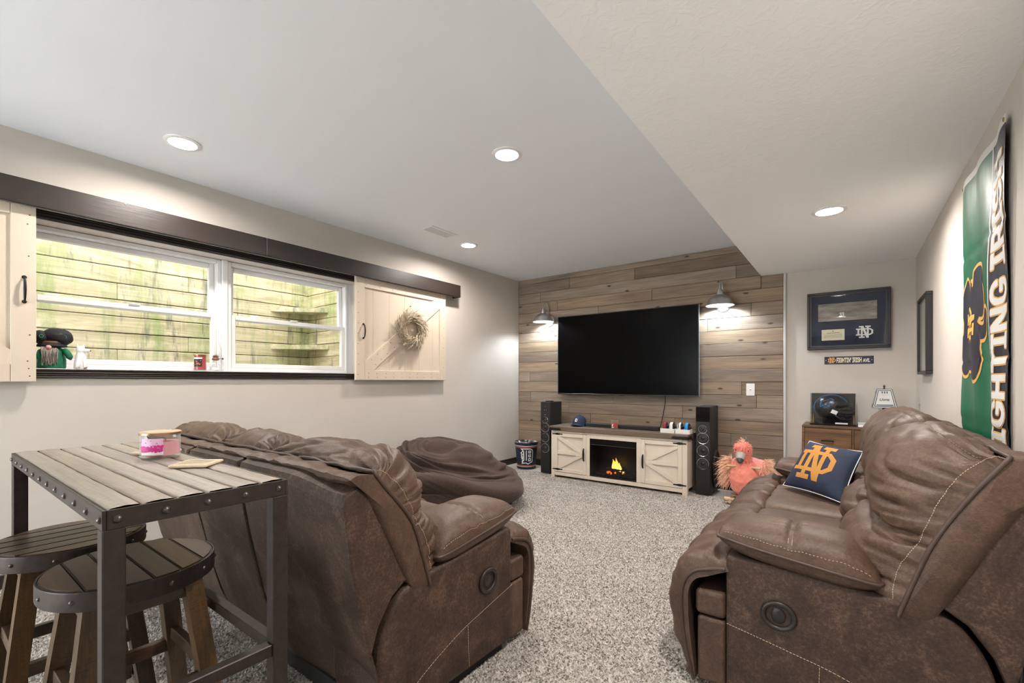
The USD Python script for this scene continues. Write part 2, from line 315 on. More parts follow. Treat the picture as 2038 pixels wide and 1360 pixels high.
plain('vinyl', (.80, .80, .80), .35); plain('vinyl_grey', (.55, .54, .53), .45); plain('white_plastic', (.80, .79, .77), .35)
noisy('iron', (.032, .022, .019), (.050, .036, .032), 60., .45, .1, 300., metal=.55)
plain('rivet', (.10, .085, .08), .32, .8)
plain('black_metal', (.012, .011, .011), .4, .3); plain('black_satin', (.013, .013, .014), .42); plain('black_gloss', (.006, .006, .007), .08); plain('black_matte', (.012, .012, .012), .85)
noisy('speaker_vinyl', (.012, .012, .012), (.020, .019, .019), 120., .55, .1, 300.)
plain('tv_screen', (.0012, .0012, .0014), .22, specular_ior_level=.06)
plain('cone_rubber', (.014, .014, .014), .5); plain('cone_metal', (.09, .085, .08), .3, .9); plain('chrome', (.62, .62, .63), .12, 1.)
noisy('galvanised', (.40, .41, .43), (.56, .57, .59), 22., .36, metal=.9); plain('shade_white', (.86, .88, .90), .4)
glow('can_glow', CAN_COLOR, CAN_STRENGTH); glow('bulb_glow', BULB_COLOR, BULB_STRENGTH)
pane('window_glass', (.97, .99, .98)); pane('clear_glass', (.97, .98, .98), .03, .02, .55, 4., .5); pane('case_glass', (.97, .98, .98), .022, .02, .5); pane('fire_glass', (.75, .75, .75), .02, .10); pane('lamp_glass', (.97, .985, .985), .05, .03, .8, 2.4, .55)
plain('navy', (.012, .020, .050), .5); plain('navy_cloth', (.016, .028, .068), .8); plain('gold_print', (.78, .40, .09), .7); plain('white_print', (.80, .79, .77), .6); plain('white_paint', (.80, .80, .80), .4); plain('orange_print', (.42, .10, .05), .5)
plain('cream_paper', (.80, .73, .54), .7); plain('ink', (.25, .20, .12), .8)
def cloth(name, c0, c1, rough=.7, weave=900.):
    noisy(name, c0, c1, 30., rough, .3, weave)
cloth('pillow_cloth', (.009, .016, .040), (.014, .024, .056), .85)
plain('flag_green', (.0, .125, .058), .38); plain('flag_navy', (.008, .011, .026), .42); plain('flag_white', (.74, .74, .72), .5); plain('flag_gold', (.70, .38, .10), .5)
noisy('bean_plush', (.026, .0135, .0095), (.056, .032, .023), 60., .92, .6, 420., sheen_weight=.22, sheen_roughness=.4, sheen_tint=(.75, .58, .50))
noisy('pink_plush', (.80, .20, .15), (.90, .33, .25), 40., .9, .8, 160., sheen_weight=.4, sheen_tint=(1., .7, .6)); noisy('pink_light', (.80, .32, .29), (.90, .45, .40), 40., .9, .7, 160., sheen_weight=.4)
mat('pink_fur', {'h': ('principled_bsdf', dict(base_color=(.95, .60, .42), roughness=.6, sheen_weight=.3))}, [], 'h.BSDF')
mat('pink_curl', {'h': ('principled_bsdf', dict(base_color=(.92, .33, .25), roughness=.8, sheen_weight=.3))}, [], 'h.BSDF')
plain('beak_grey', (.42, .41, .38), .5); plain('beak_dark', (.06, .065, .065), .45)
plain('log_dark', (.03, .022, .018), .9); glow('ember', (1., .16, .03), 1.6)
mat('flame', {'t': ('texture_coordinate', {}), 's': ('separate_xyz', {}), 'mr': ('map_range', dict(from_min=.17, from_max=.34, to_min=0., to_max=1., clamp=True)), 'r': ('rgb_ramp', dict(ramp=[(0., (1., .55, .12)), (.35, (1., .50, .08)), (.7, (1., .22, .02)), (1., (.35, .04, .0))])), 'e': ('emission', dict(strength=2.6))},
    [('t.object', 's.vector'), ('s.z', 'mr.value'), ('mr.result', 'r.fac'), ('r.color', 'e.color')], 'e.emission')
plain('pink_wax', (.80, .36, .40), .5, subsurface_weight=.2, subsurface_scale=.01); plain('red_wax', (.50, .05, .055), .45); plain('lid_wood', (.55, .42, .28), .5); plain('pink_label', (.80, .50, .72), .5); plain('magenta_print', (.62, .03, .26), .5); plain('white_label', (.82, .80, .82), .5)
noisy('coaster', (.56, .43, .28), (.70, .58, .42), 50., .7)
plain('copper', (.55, .30, .18), .3, 1.)
plain('burgundy', (.26, .012, .035), .4); plain('sky_blue', (.03, .26, .62), .35); plain('dark_grey', (.035, .035, .04), .5)
noisy('beard', (.10, .085, .075), (.42, .37, .31), 180., .9, stretch=(1, 1, .1)); cloth('gnome_green', (.0, .10, .045), (.0, .17, .075)); plain('gnome_black', (.008, .009, .011), .8); plain('green_print', (.05, .30, .15), .6); plain('bronze_band', (.20, .10, .05), .5)
noisy('ceramic', (.74, .70, .68), (.82, .79, .77), 8., .3)
noisy('wheat', (.24, .19, .125), (.66, .56, .42), 160., .8, rand=.2)
noisy('weathered', (.16, .14, .12), (.46, .41, .36), 26., .85, .3, 120., (.25, 1, 1))
plain('mirror', (.16, .165, .175), .12, 1.); plain('picture_art', (.30, .33, .28), .6); plain('charcoal', (.03, .03, .033), .5)
plain('helmet_black', (.012, .013, .016), .28); plain('helmet_blue', (.03, .13, .36), .35); plain('lamp_shade', (.62, .63, .62), .6); plain('lamp_dark', (.05, .055, .06), .5)
plain('white_cable', (.72, .72, .72), .5); plain('brass', (.45, .30, .12), .35, .9)
noisy('gravel', (.20, .19, .17), (.45, .43, .40), 60., .9); plain('concrete', (.42, .42, .40), .9)

# ------------------------------------------------------------------ the room
def setting(name): return thing(name, kind='structure')
WX = XL - 0.235                                   # outer face of the left wall
OY0, OY1, OZ0, OZ1 = 0.36, 2.50, 1.16, 1.985      # window opening
flo = setting('floor'); obj('floor_slab', box(XL - .235, XR + .1, YB - .1, YD + .1, -.12, 0), 'carpet', flo)
CANS = [(-3.02, .95, ZC, 'round recessed ceiling light nearest the window, above the left shutter'), (-1.628, 2.144, ZC, 'round recessed ceiling light alone in the middle of the main ceiling'),
        (-3.02, 3.348, ZC, 'round recessed ceiling light beside the ceiling vent, above the wreath'), (-.093, 3.297, ZB, 'round recessed light in the lowered bulkhead over the right loveseat'),
        (-.093, 1.05, ZB, 'recessed ceiling light in the bulkhead almost over the camera, seen only as a reflection')]
ce = setting('ceiling')
def holed(x0, x1, z):
    sh = sbox(x0, YB - .1, x1, YD + .1)
    for x, y, zz, _ in CANS:
        if zz == z: sh = sh.difference(Point(x, y).buffer(.066, 24))
    v, f = prism(sh, .06); return v + np.array([0, 0, z]), f
obj('ceiling_panel', cat(holed(XL - .235, XB, ZC), box(XL - .235, XB, YB - .1, YD + .1, ZC + .06, ZC + .1)), 'ceiling_shaded_tone', ce, smooth=False)
obj('bulkhead', cat(holed(XB, XR + .1, ZB), box(XB, XR + .1, YB - .1, YD + .1, ZB + .06, ZC + .1)), 'bulkhead_lit_tone', ce, smooth=False)
obj('wall_left', cat(box(WX, XL, YB - .1, YD + .1, 0, OZ0), box(WX, XL, YB - .1, YD + .1, OZ1, ZC), box(WX, XL, YB - .1, OY0, OZ0, OZ1), box(WX, XL, OY1, YD + .1, OZ0, OZ1)), 'wall_paint', kind='structure', smooth=False)
obj('wall_right', box(XR, XR + .1, YB - .1, YD + .1, 0, ZB), 'wall_paint', kind='structure')
obj('wall_back', box(XL, XR, YB - .1, YB, 0, ZC), 'wall_paint', kind='structure')
wf = setting('wall_front')
obj('wall_panel', box(XL, XR, YD, YD + .1, 0, ZC), 'wall_paint', wf)
PX1 = -.494
joints = {}
def rowof(z): return int(math.floor((z - .0535) / .1290))
for u, z in ((-2.79, 2.33), (-3.22, 2.20), (-2.965, 2.06), (-.90, 2.19), (-1.95, 2.33), (-.765, 1.80), (-1.17, 1.67), (-3.385, 1.16), (-3.375, .93), (-2.80, .80), (-1.42, .76), (-2.2, .90), (-.95, .50), (-1.9, .50), (-.72, .90), (-1.75, 2.05), (-2.4, 1.93), (-1.5, .63), (-2.5, .63), (-1.3, .37), (-2.9, .24), (-2.0, .12), (-.85, 1.03)):
    joints.setdefault(rowof(z), []).append(u)
for k in range(0, 19):
    z0, z1 = .0535 + k * .129, min(.0535 + (k + 1) * .129, ZC)
    if k == 0: z0 = 0.07
    xs = [XL] + sorted(joints.get(k, [])) + [PX1]
    for a, b in zip(xs[:-1], xs[1:]):
        t = .017 + .004 * rng.random()
        top = z1
        if a < XB - .02 and z1 > ZB + .002 and b > XB: b = XB
        if z1 > ZB + .002 and a >= XB: continue
        obj('plank', box(a + .0012, b - .0012, YD - t, YD - .0005, z0 + .0012, top - .0012, .0022), 'barnwood' if rng.random() < .72 else 'barnwood_dark', wf, smooth=False)
    if z1 > ZB + .002 and z0 < ZB - .02:
        obj('plank', box(XB + .0012, PX1 - .0012, YD - .019, YD - .0005, z0 + .0012, ZB - .001, .0022), 'barnwood', wf, smooth=False)
obj('joint_shadow', box(XL, PX1, YD - .004, YD - .0003, .07, ZB), 'joint_dark', wf)
obj('trim_1', box(PX1, PX1 + .022, YD - .024, YD, 0, ZB, .003), 'vinyl_grey', kind='structure')
BH = .078
for nm, m in (('baseboard_left', box(XL, XL + .014, YB, YD - .022, 0, BH, .004)), ('baseboard_front', box(XL + .014, XR - .014, YD - .036, YD - .0215, 0, BH, .004)),
              ('baseboard_right', box(XR - .014, XR, YB, YD - .036, 0, BH, .004)), ('baseboard_back', box(XL + .014, XR - .014, YB, YB + .014, 0, BH, .004))):
    obj(nm, m, 'espresso', kind='structure')

# windows: two double-hung units in the deep opening
FX0, FX1 = XL - .225, XL - .125
def window(n, y0, y1):
    w = setting('window_%d' % n); z0, z1 = OZ0 + .004, OZ1 - .002
    j = .028
    obj('window_frame', cat(box(FX0, FX1, y0, y0 + j, z0, z1, .004), box(FX0, FX1, y1 - j, y1, z0, z1, .004), box(FX0, FX1, y0 + j, y1 - j, z1 - j, z1, .004), box(FX0, FX1, y0 + j, y1 - j, z0, z0 + j, .004)), 'vinyl', w)
    zm = 1.57
    for k, (za, zb, xa) in enumerate(((zm - .018, z1 - j, FX0 + .012), (z0 + j, zm + .018, FX0 + .052))):
        a, b, s = y0 + j, y1 - j, .034
        x0, x1 = xa, xa + .036
        obj('sash', cat(box(x0, x1, a, a + s, za, zb, .004), box(x0, x1, b - s, b, za, zb, .004), box(x0, x1, a + s, b - s, zb - s, zb, .004), box(x0, x1, a + s, b - s, za, za + s, .004)), 'vinyl' if k == 0 else 'white_plastic', w)
        obj('pane', box(xa + .016, xa + .020, a + s - .004, b - s + .004, za + s - .004, zb - s + .004), 'window_glass', w)
    obj('sash_lock', cat(box(FX0 + .088, FX0 + .10, (y0 + y1) / 2 - .03, (y0 + y1) / 2 + .03, zm + .016, zm + .026, .003)), 'white_plastic', w)
window(1, .40, 1.405); window(2, 1.445, 2.455)
obj('trim_2', cat(box(FX0 + .02, FX1 + .012, 1.405, 1.445, OZ0, OZ1, .004), box(FX0 + .02, FX1, OY0, .40, OZ0, OZ1), box(FX0 + .02, FX1, 2.455, OY1, OZ0, OZ1)), 'vinyl', kind='structure')
def reeded(y0, y1, z0, z1):
    n = 4; h = (z1 - z0) / n
    return cat(box(XL + .0005, XL + .012, y0, y1, z0, z1), *[box(XL + .010, XL + .019 - .002 * (i % 2), y0, y1, z0 + i * h + .0012, z0 + (i + 1) * h - .0012, .004) for i in range(n)])
obj('trim_3', reeded(OY0 - .05, OY1 + .03, OZ1, OZ1 + .072), 'espresso', kind='structure')
obj('trim_4', reeded(OY0 - .05, OY1 + .03, OZ0 - .052, OZ0 - .002), 'valance_stain', kind='structure')
obj('window_sill', box(FX1 + .001, XL + .022, OY0, OY1 + .03, OZ0 - .002, OZ0 + .004, .002), 'vinyl_grey', kind='structure')

# outside: timber window well
PW = thing('window_well', 'mossy yellow timber retaining wall close outside the two windows', 'retaining wall', kind='structure')
WXX, WY1, WY0 = -5.0, 2.80, -.75
for k in range(15):
    z0 = .80 + k * .141; cuts = [WY0] + [[1.62], [.55], [2.05], [1.1]][k % 4] + [WY1]
    for a, b in zip(cuts[:-1], cuts[1:]):
        d = .006 * rng.random()
        obj('timber', box(WXX - .05, WXX + d, a + .001, b - .001, z0 + .0035, z0 + .1375, .004), 'well_timber_moss', PW, smooth=False)
    obj('timber', box(WXX, WX - .01, WY1 - .006 * rng.random(), WY1 + .05, z0 + .0025, z0 + .1385, .003), 'well_timber_side_moss', PW, smooth=False)
    obj('timber', box(WXX, WX - .01, WY0 - .05, WY0, z0 + .0025, z0 + .1385, .003), 'well_timber_side_moss', PW, smooth=False)
obj('backing_wall', cat(box(WXX - .09, WXX - .051, WY0 - .09, WY1 + .09, .7, 2.95), box(WXX - .05, WX - .01, WY1 + .051, WY1 + .09, .7, 2.95), box(WXX - .05, WX - .01, WY0 - .09, WY0 - .051, .7, 2.95)), 'espresso', PW)
for z in (1.845, 1.44):
    obj('corner_step', place(prism(Polygon([(0, 0), (.42, 0), (0, -.42)]), .05), (WXX + .004, WY1 - .007, z), (1, 0, 0), (0, 1, 0), (0, 0, 1)), 'well_timber_moss', PW, smooth=False)
obj('gravel_bed', box(WXX - .05, WX, WY0 - .05, WY1 + .05, .68, .80), 'gravel', kind='structure')

# ceiling fittings
for x, y, z, label in CANS:
    c = thing('ceiling_light', label, 'ceiling light', (x, y, z))
    obj('trim_ring', lathe([(.064, .008), (.0645, -.003), (.068, -.008), (.080, -.008), (.089, -.004), (.090, -.0002)], n=48), 'white_paint', c, local=True, smooth=40)
    obj('diffuser', lathe([(.0001, .006), (.0638, .006)], n=40, flip=True), 'can_glow', c, local=True)
v = thing('ceiling_vent', 'small white rectangular air vent in the ceiling above the valance', 'vent', (-2.965, 2.90, ZC))
obj('vent_frame', cat(box(-.075, -.055, -.16, .16, -.006, 0, .002), box(.055, .075, -.16, .16, -.006, 0, .002), box(-.055, .055, -.16, -.14, -.006, 0, .002), box(-.055, .055, .14, .16, -.006, 0, .002)), 'white_paint', v, local=True)
obj('vent_backing', box(-.055, .055, -.14, .14, -.0008, -.0002), 'black_matte', v, local=True)
for k in range(5): obj('vent_slat', obox((-.044 + k * .022, 0, -.004), [(.8, 0, .6), (0, 1, 0), (-.6, 0, .8)],   .0075, .14, .0008), 'vinyl', v, local=True)

# ------------------------------------------------------------------ valance and barn shutters on the window wall
va = thing('valance', 'long dark stained board valance above the window', 'valance', (XL, 1.5, 2.02))
VZ0, VZ1 = 2.022, 2.155
for a, b in ((-.9, 1.618), (1.6195, 3.712)):
    obj('face_board', box(XL + .090, XL + .110, a, b, VZ0, VZ1, .002), 'valance_stain', va)
obj('top_board', box(XL + .001, XL + .090, -.9, 3.712, VZ1 - .019, VZ1 - .001), 'valance_stain', va)
obj('end_board', box(XL + .001, XL + .090, 3.694, 3.712, VZ0, VZ1 - .019, .001), 'valance_stain', va)
obj('sliding_rail', box(XL + .078, XL + .0895, -.8, 3.66, VZ0 - .003, VZ0 + .030), 'galvanised', va)
obj('screw_head', cat(*[lathe([(.0001, .0015), (.004, .001), (.004, 0)], (0, 0, 0), 8, 'x') if 0 else (lathe([(.0001, .0015), (.004, .001), (.004, 0)], n=8)[0][:, [2, 0, 1]] + np.array([XL + .110, y, z]), lathe([(.0001, .0015), (.004, .001), (.004, 0)], n=8)[1]) for y, z in ((.80, VZ1 - .008), (1.30, VZ1 - .008), (1.95, VZ1 - .01), (2.75, VZ1 - .008), (3.5, VZ0 + .012), (3.58, VZ0 + .03), (3.65, VZ0 + .012))]), 'rivet', va, kind='stuff')
def pull(y, z, h, node, x):
    p = [(x + .002, y, z - h / 2), (x + .018, y, z - h / 2 + .012), (x + .026, y, z), (x + .018, y, z + h / 2 - .012), (x + .002, y, z + h / 2)]
    r = np.interp(np.linspace(0, 1, 17), [0, .12, .3, .5, .7, .88, 1], [.007, .0035, .0055, .0065, .0055, .0035, .007])
    m = cat(tube(spline(p, 17), r, 8), *[place(lathe([(.0001, .004), (.009, .003), (.010, 0)], n=12), (x, y, zz), (0, 1, 0), (0, 0, 1), (1, 0, 0)) for zz in (z - h / 2, z + h / 2)])
    obj('handle', m, 'black_metal', node, smooth=50)
def shutter(name_label, y0, y1, z0, z1, rails, brace, boards, pully):
    s = thing('barn_shutter', name_label, 'shutter', (XL + .06, (y0 + y1) / 2, z0))
    xb, xf, xp = XL + .030, XL + .046, XL + .060
    n = boards; w = (y1 - y0) / n
    for k in range(n): obj('board', box(xb, xf, y0 + k * w + .0004, y0 + (k + 1) * w - .0004, z0, z1, .0012), 'shutter_paint', s, smooth=False)
    for a in rails: obj('rail' if a[2] == 'r' else 'stile', box(xf - .001, xp, a[0][0] + .0006, a[0][1] - .0006, a[1][0], a[1][1], .0018), 'shutter_paint', s, smooth=False)
    if brace:
        (ya, za), (yb, zb) = brace; d = np.array([yb - ya, zb - za]); d /= np.linalg.norm(d); nrm = np.array([-d[1], d[0]]); hw = .058
        P = Polygon([(ya - nrm[0] * hw, za - nrm[1] * hw), (yb - nrm[0] * hw, zb - nrm[1] * hw), (yb + nrm[0] * hw, zb + nrm[1] * hw), (ya + nrm[0] * hw, za + nrm[1] * hw)]).intersection(sbox(y0 + .0906, z0 + .0906, y1 - .0906, z1 - .0906))
        obj('brace', place(prism(P, .0135), (xf - .0005, 0, 0), (0, 1, 0), (0, 0, 1), (1, 0, 0)), 'shutter_paint', s, smooth=False)
    if pully: pull(pully[0], pully[1], pully[2], s, xp)
    return s, xp
Y0, Y1, Z0, Z1 = 2.413, 3.530, 1.103, 2.032
s, xp = shutter('white barn shutter with diagonal brace and wreath right of the window', Y0, Y1, Z0, Z1,
    [((Y0, Y0 + .09), (Z0, Z1), 's'), ((Y1 - .09, Y1), (Z0, Z1), 's'), ((Y0 + .09, Y1 - .09), (Z1 - .09, Z1), 'r'), ((Y0 + .09, Y1 - .09), (Z0, Z0 + .09), 'r')], ((Y0 + .09, Z0 + .09), (Y1 - .09, Z1 - .09)), 6, (Y0 + .075, 1.545, .125))
def nails(node, pts, x):
    q = lathe([(.0001, .0012), (.0035, .0009), (.0035, -.0005)], n=8)
    obj('nail_head', cat(*[(q[0][:, [2, 0, 1]] + np.array([x, y, z]), q[1]) for y, z in pts]), 'nail', node, kind='stuff')
npts = [(Y0 + .02 + .01 * rng.random() - .005, z) for z in np.linspace(Z0 + .05, Z1 - .05, 10)] + [(Y1 - .03, z) for z in np.linspace(Z0 + .03, Z1 - .05, 9)]
npts += [(y + .01 * rng.random(), z) for z in (Z0 + .025, Z0 + .062) for y in np.linspace(Y0 + .12, Y1 - .12, 10)] + [(y + .01 * rng.random(), z) for z in (Z1 - .03, Z1 - .065) for y in np.linspace(Y0 + .1, Y1 - .12, 7)]
for t in (.10, .17, .24, .33, .70, .80): npts += [(Y0 + .09 + t * (Y1 - Y0 - .18) + o, Z0 + .09 + t * (Z1 - Z0 - .18) - o) for o in (-.022, .022)]
nails(s, npts, xp)
Y0, Y1, Z0, Z1 = -.68, .437, 1.09, 2.03
s, xp = shutter('white barn shutter cut off by the left edge of the picture', Y0, Y1, Z0, Z1,
    [((Y0, Y0 + .09), (Z0, Z1), 's'), ((Y1 - .095, Y1), (Z0, Z1), 's'), ((Y0 + .09, Y1 - .095), (Z1 - .06, Z1), 'r'), ((Y0 + .09, Y1 - .095), (Z0, Z0 + .095), 'r')], ((Y1 - .09, Z0 + .09), (Y0 + .09, Z1 - .09)), 6, (Y1 - .045, 1.58, .13))
nails(s, [(Y1 - .025 - .004 * (i % 3), z) for i, z in enumerate((1.12, 1.16, 1.20, 1.34, 1.76, 1.93, 1.98))], xp)
# wreath
wr = thing('wreath', 'round wreath of dried wheat stalks hanging on the right shutter', 'wreath', (XL + .060, 3.022, 1.44))
wc = np.array([XL + .100, 3.022, 1.606]); st = {0: [], 1: [], 2: []}
def spike(p, d, L, r):
    d = d / np.linalg.norm(d); return cyl(p, p + d * L, r, r * .15, 5)
for k in range(760):
    a = rng.random() * 2 * PI; R = .125 + .05 * (rng.random() - .5); ph = rng.random() * 2 * PI; q = .040 * math.sqrt(rng.random())
    rad = np.array([0, math.cos(a), math.sin(a)]); tan = np.array([0, -math.sin(a), math.cos(a)]); out = np.array([1., 0, 0])
    p = wc + rad * (R + q * math.cos(ph)) + out * q * math.sin(ph)
    d = tan * (-.75 - .3 * rng.random()) + rad * (rng.normal() * .45 + .35) + out * (rng.normal() * .30 + .18)
    if p[0] < XL + .068: p[0] = XL + .07
    d[0] = max(d[0], -.05); st[k % 3].append(spike(p, d, .042 + .052 * rng.random(), .0028 + .0018 * rng.random()))
obj('base_ring', tube([wc + np.array([-.008, .125 * math.cos(a), .125 * math.sin(a)]) for a in np.linspace(0, 2 * PI, 40, endpoint=False)], .022, 8, True), 'wheat', wr)
for k in st: obj('stalks', cat(*st[k]), 'wheat', wr, kind='stuff', smooth=False)
obj('hanging_nail', cat(cyl((XL + .060, 3.022, 1.835), (XL + .078, 3.022, 1.838), .003, .003, 8), cyl((XL + .078, 3.022, 1.838), (XL + .081, 3.022, 1.839), .006, .006, 8)), 'black_metal', wr)
obj('hanging_loop', tube([(XL + .072, 3.022, 1.838), (XL + .075, 3.028, 1.80), (XL + .09, 3.03, 1.765), (XL + .08, 3.018, 1.77), (XL + .072, 3.016, 1.80), (XL + .071, 3.021, 1.838)], .0015, 6), 'wheat', wr)

# ------------------------------------------------------------------ loveseats
WID = 1.76
def smoothstep(a, b, x): t = np.clip((x - a) / (b - a), 0, 1); return t * t * (3 - 2 * t)
def loveseat(label, to_world, seed, base, slump, rake=0.):
    """local (s across, d towards the back, z); to_world maps them; near0: the seen arm is at s=0"""
    R = np.random.default_rng(seed)
    root = thing('loveseat', label, 'loveseat', base)
    def put(name, m, matn='leather', parent=root, **k):
        v, f = m; w = to_world(v)
        t = trimesh.Trimesh(w, f, process=False)
        if t.volume < 0: f = np.asarray(f)[:, ::-1]
        return obj(name, (w, f), matn, parent, **k)
    dz = lambda m, o=(0, 1, 2): (m[0][:, [2, 0, 1]], m[1])            # soft_extrude gives (d, z, s) -> (s, d, z)
    # arms
    curve = spline([(.525, .462), (.585, .425), (.632, .355), (.655, .27), (.655, .16), (.635, .05)], 22)
    prof = np.vstack([[(0, .05), (.02, .04)], curve[::-1], spline([(.525, .462), (.40, .470), (.2, .485), (.03, .497), (.004, .485), (0, .46)], 16)[1:], [(0, .25)]])
    for a in (0, 1):
        w0, w1 = (0, .24) if a == 0 else (WID - .24, WID)
        m = dz(soft_extrude(prof, w0, w1, .016))
        arm = put('arm', m, 'leather_side', smooth=40)
        so = -.0015 if a == 0 else WID + .0015; sg = -1 if a == 0 else 1
        def dashes(path, n, r=.0011):
            P = spline(path, n * 3); return cat(*[cyl((so, *P[3 * i]), (so, *P[3 * i + 2]), r, r, 5) for i in range(n) if 3 * i + 2 < len(P)])
        put('stitching', cat(dashes([(.004, .262), (.1, .245), (.2, .226), (.3, .206), (.42, .168), (.52, .125), (.60, .075)], 64), dashes([(.268, .208), (.266, .13), (.262, .06)], 16)), 'thread', arm, smooth=False)
        hc = np.array([so, .158, .335])
        ring = np.array([hc + np.array([sg * .003, .044 * math.cos(t), .040 * math.sin(t)]) for t in np.linspace(0, 2 * PI, 36, endpoint=False)])
        h = put('release_handle', cat(tube(ring, .008, 8, True)), 'espresso', arm, smooth=60)
        dish = [(1e-4, -.004), (.033, -.003), (.040, .002), (.042, .006)]
        v, f = lathe(dish, n=36); v = v[:, [2, 0, 1]]; v[:, 0] *= sg
        put('handle_cup', (v + hc, f), 'black_satin', arm, smooth=50)
        v, f = lathe([(1e-4, .004), (.020, .004), (.026, .0)], n=28); v = v[:, [2, 0, 1]] * np.array([sg, .8, 1.]); keep = v
        put('handle_lever', (keep + hc, f), 'espresso', arm, smooth=50)
        # arm pad
        n = 46; u = np.linspace(-1, 1, n); U, V = np.meshgrid(u, u, indexing='ij')
        sc, dc = (w0 + w1) / 2, .195
        pr = 1 - .05 * (1 - np.abs(U) ** 2) * 0
        Sx = sc + U * (.137 - .016 * (1 - np.abs(V) ** 3) * 0) * (1 - .10 * np.abs(V) ** 5); Dx = dc + V * .228 * (1 - .05 * np.abs(U) ** 5)
        dn = Dx
        seam = .560 - .155 * np.clip(dn, 0, .5) + .004 * np.sin(9 * dn + seed)
        h = (np.clip(1 - np.abs(U) ** 3.2, 0, 1) ** .5) * (np.clip(1 - np.abs(V) ** 4, 0, 1) ** .5)
        crease = np.exp(-((dn - .19) / .012) ** 2)
        edge = np.exp(-(1 - np.abs(U)) / .16)
        wr_ = (meshkit.fbm(np.stack([dn * 34 + seed, U * 1.2, U * 0], -1), 3, seed) - .5) * .030 * edge * h ** .5
        crs = np.exp(-np.abs(dn - .19) / .03) * (meshkit.noise(np.stack([U * 9, dn * 12, U * 0], -1), seed + 3) - .5) * .012
        top = seam + h * (.066 + .030 * smoothstep(.0, .36, dn) - .02 * smoothstep(.34, .44, dn)) - crease * .014 * h + wr_ + crs * h
        bot = seam - h * (.062)
        bot = np.maximum(bot, .455)
        pad = cat(grid(np.stack([Sx, Dx, top], -1)), grid(np.stack([Sx, Dx, bot], -1), flip=True))
        pd = put('arm_pad', pad, smooth=60)
        per = np.concatenate([np.stack([Sx, Dx, seam], -1)[:, 0], np.stack([Sx, Dx, seam], -1)[-1, 1:], np.stack([Sx, Dx, seam], -1)[::-1, -1][1:], np.stack([Sx, Dx, seam], -1)[0, ::-1][1:-1]])
        put('piping', tube(per, .0055, 7, True), 'piping', pd, smooth=60)
        e = np.stack([Sx, Dx, top], -1)[1 if a == 0 else -2] ; eo = e.copy(); eo[:, 2] += .002
        put('stitching', cat(*[cyl(eo[i] * .7 + eo[i + 1] * .3, eo[i] * .2 + eo[i + 1] * .8, .0010, .0010, 5) for i in range(2, n - 3)], *[cyl((Sx[i, 21], .19 + o, top[i, np.argmin(np.abs(Dx[i] - .19 - o))] + .001), (Sx[i + 1, 21] * .5 + Sx[i, 21] * .5, .19 + o, top[i + 1, np.argmin(np.abs(Dx[i + 1] - .19 - o))] + .001), .0010, .0010, 5) for i in range(3, n - 4) for o in (-.005, .005)]), 'thread', pd, smooth=False)
    # reclining back frames
    cuts = [(.004, .628), (.648, 1.092), (1.112, 1.756)]
    for k, (a, b) in enumerate(cuts):
        pf = np.array([(.535, .478), (.60, .437), (.650, .365), (.672, .300), (.640, .18), (.585, .065), (.602, .058), (.640, .15), (.690, .31), (.745, .56), (.782, .775), (.775, .808), (.735, .822), (.69, .79), (.61, .64)])
        cur = np.vstack([pf[:4], pf[4:]])
        cur = cur[::-1] if trimesh.path.polygons.Polygon(cur).exterior.is_ccw is False else cur
        m = dz(soft_extrude(cur, a, b, .010, 3))
        v, f = dense(m, .07)
        v[:, 1] -= rake * smoothstep(.45, .80, v[:, 2]) * smoothstep(.68, .76, v[:, 1])
        t = (v[:, 0] - a) / (b - a); out = t if k == 2 else (1 - t) if k == 0 else 0 * t
        hi = smoothstep(.5, .8, v[:, 2])
        v[:, 2] -= .030 * hi * smoothstep(.55, 1.0, out); v[:, 1] -= .010 * hi * smoothstep(.6, 1., out)
        rear = smoothstep(.60, .70, v[:, 1] + (.8 - v[:, 2]) * .25)
        v[:, 1] += rear * (.010 * bumpy(np.column_stack([v[:, 0] * 4, v[:, 2] * 1.2, v[:, 0] * 0]), 2.0, seed + k) - .012 * (1 - hi) * np.sin(PI * np.clip(t, 0, 1)))
        put('back_frame', (v, f), 'leather_side', smooth=38)
    # back cushions
    for k, (a, b) in enumerate([(0.0, .640), (.644, 1.100), (1.104, 1.76)]):
        nv, nw = 96, 72 if b - a > .5 else 56
        q = np.linspace(0, 1, nv); w = np.sin(np.linspace(-1, 1, nw) * PI / 2); w = .6 * w + .4 * np.linspace(-1, 1, nw)
        Se = spline([(.455, .425), (.488, .53), (.53, .65), (.595, .775), (.655, .868), (.668, .888)], nv)
        Ce = spline([(.44, .425), (.365, .45), (.318, .50), (.316, .57), (.362, .628), (.412, .650), (.396, .68), (.385, .74), (.395, .82), (.44, .90), (.515, .950), (.59, .957), (.645, .925), (.672, .893)], nv)
        for C_ in (Se, Ce): C_[:, 1] -= slump * smoothstep(.60, .90, C_[:, 1])
        W, Q = np.meshgrid(w, q); A = np.abs(W)
        bl = np.clip(1 - A ** 4.2, 0, 1) ** .50
        bl = bl * (1 - .05 * np.exp(-((Q - .44) / .03) ** 2))
        P2 = Se[:, None] * (1 - bl[..., None]) + Ce[:, None] * bl[..., None]
        half, mid = (b - a) / 2, (a + b) / 2
        # gathers along the side seams, long soft folds, puckers at the waist crease
        tn = np.gradient(P2, axis=0); tn /= np.maximum(np.linalg.norm(tn, axis=-1, keepdims=True), 1e-6); nr = np.stack([-tn[..., 1], tn[..., 0]], -1)
        g1 = meshkit.noise(np.stack([Q * 46 + 3 * k, W * 1.0 + seed, W * 0], -1), seed + k) - .5
        g2 = meshkit.fbm(np.stack([Q * 19 + 5 * k + W * 1.5, W * 1.6, W * 0 + seed], -1), 3, seed + 9) - .5
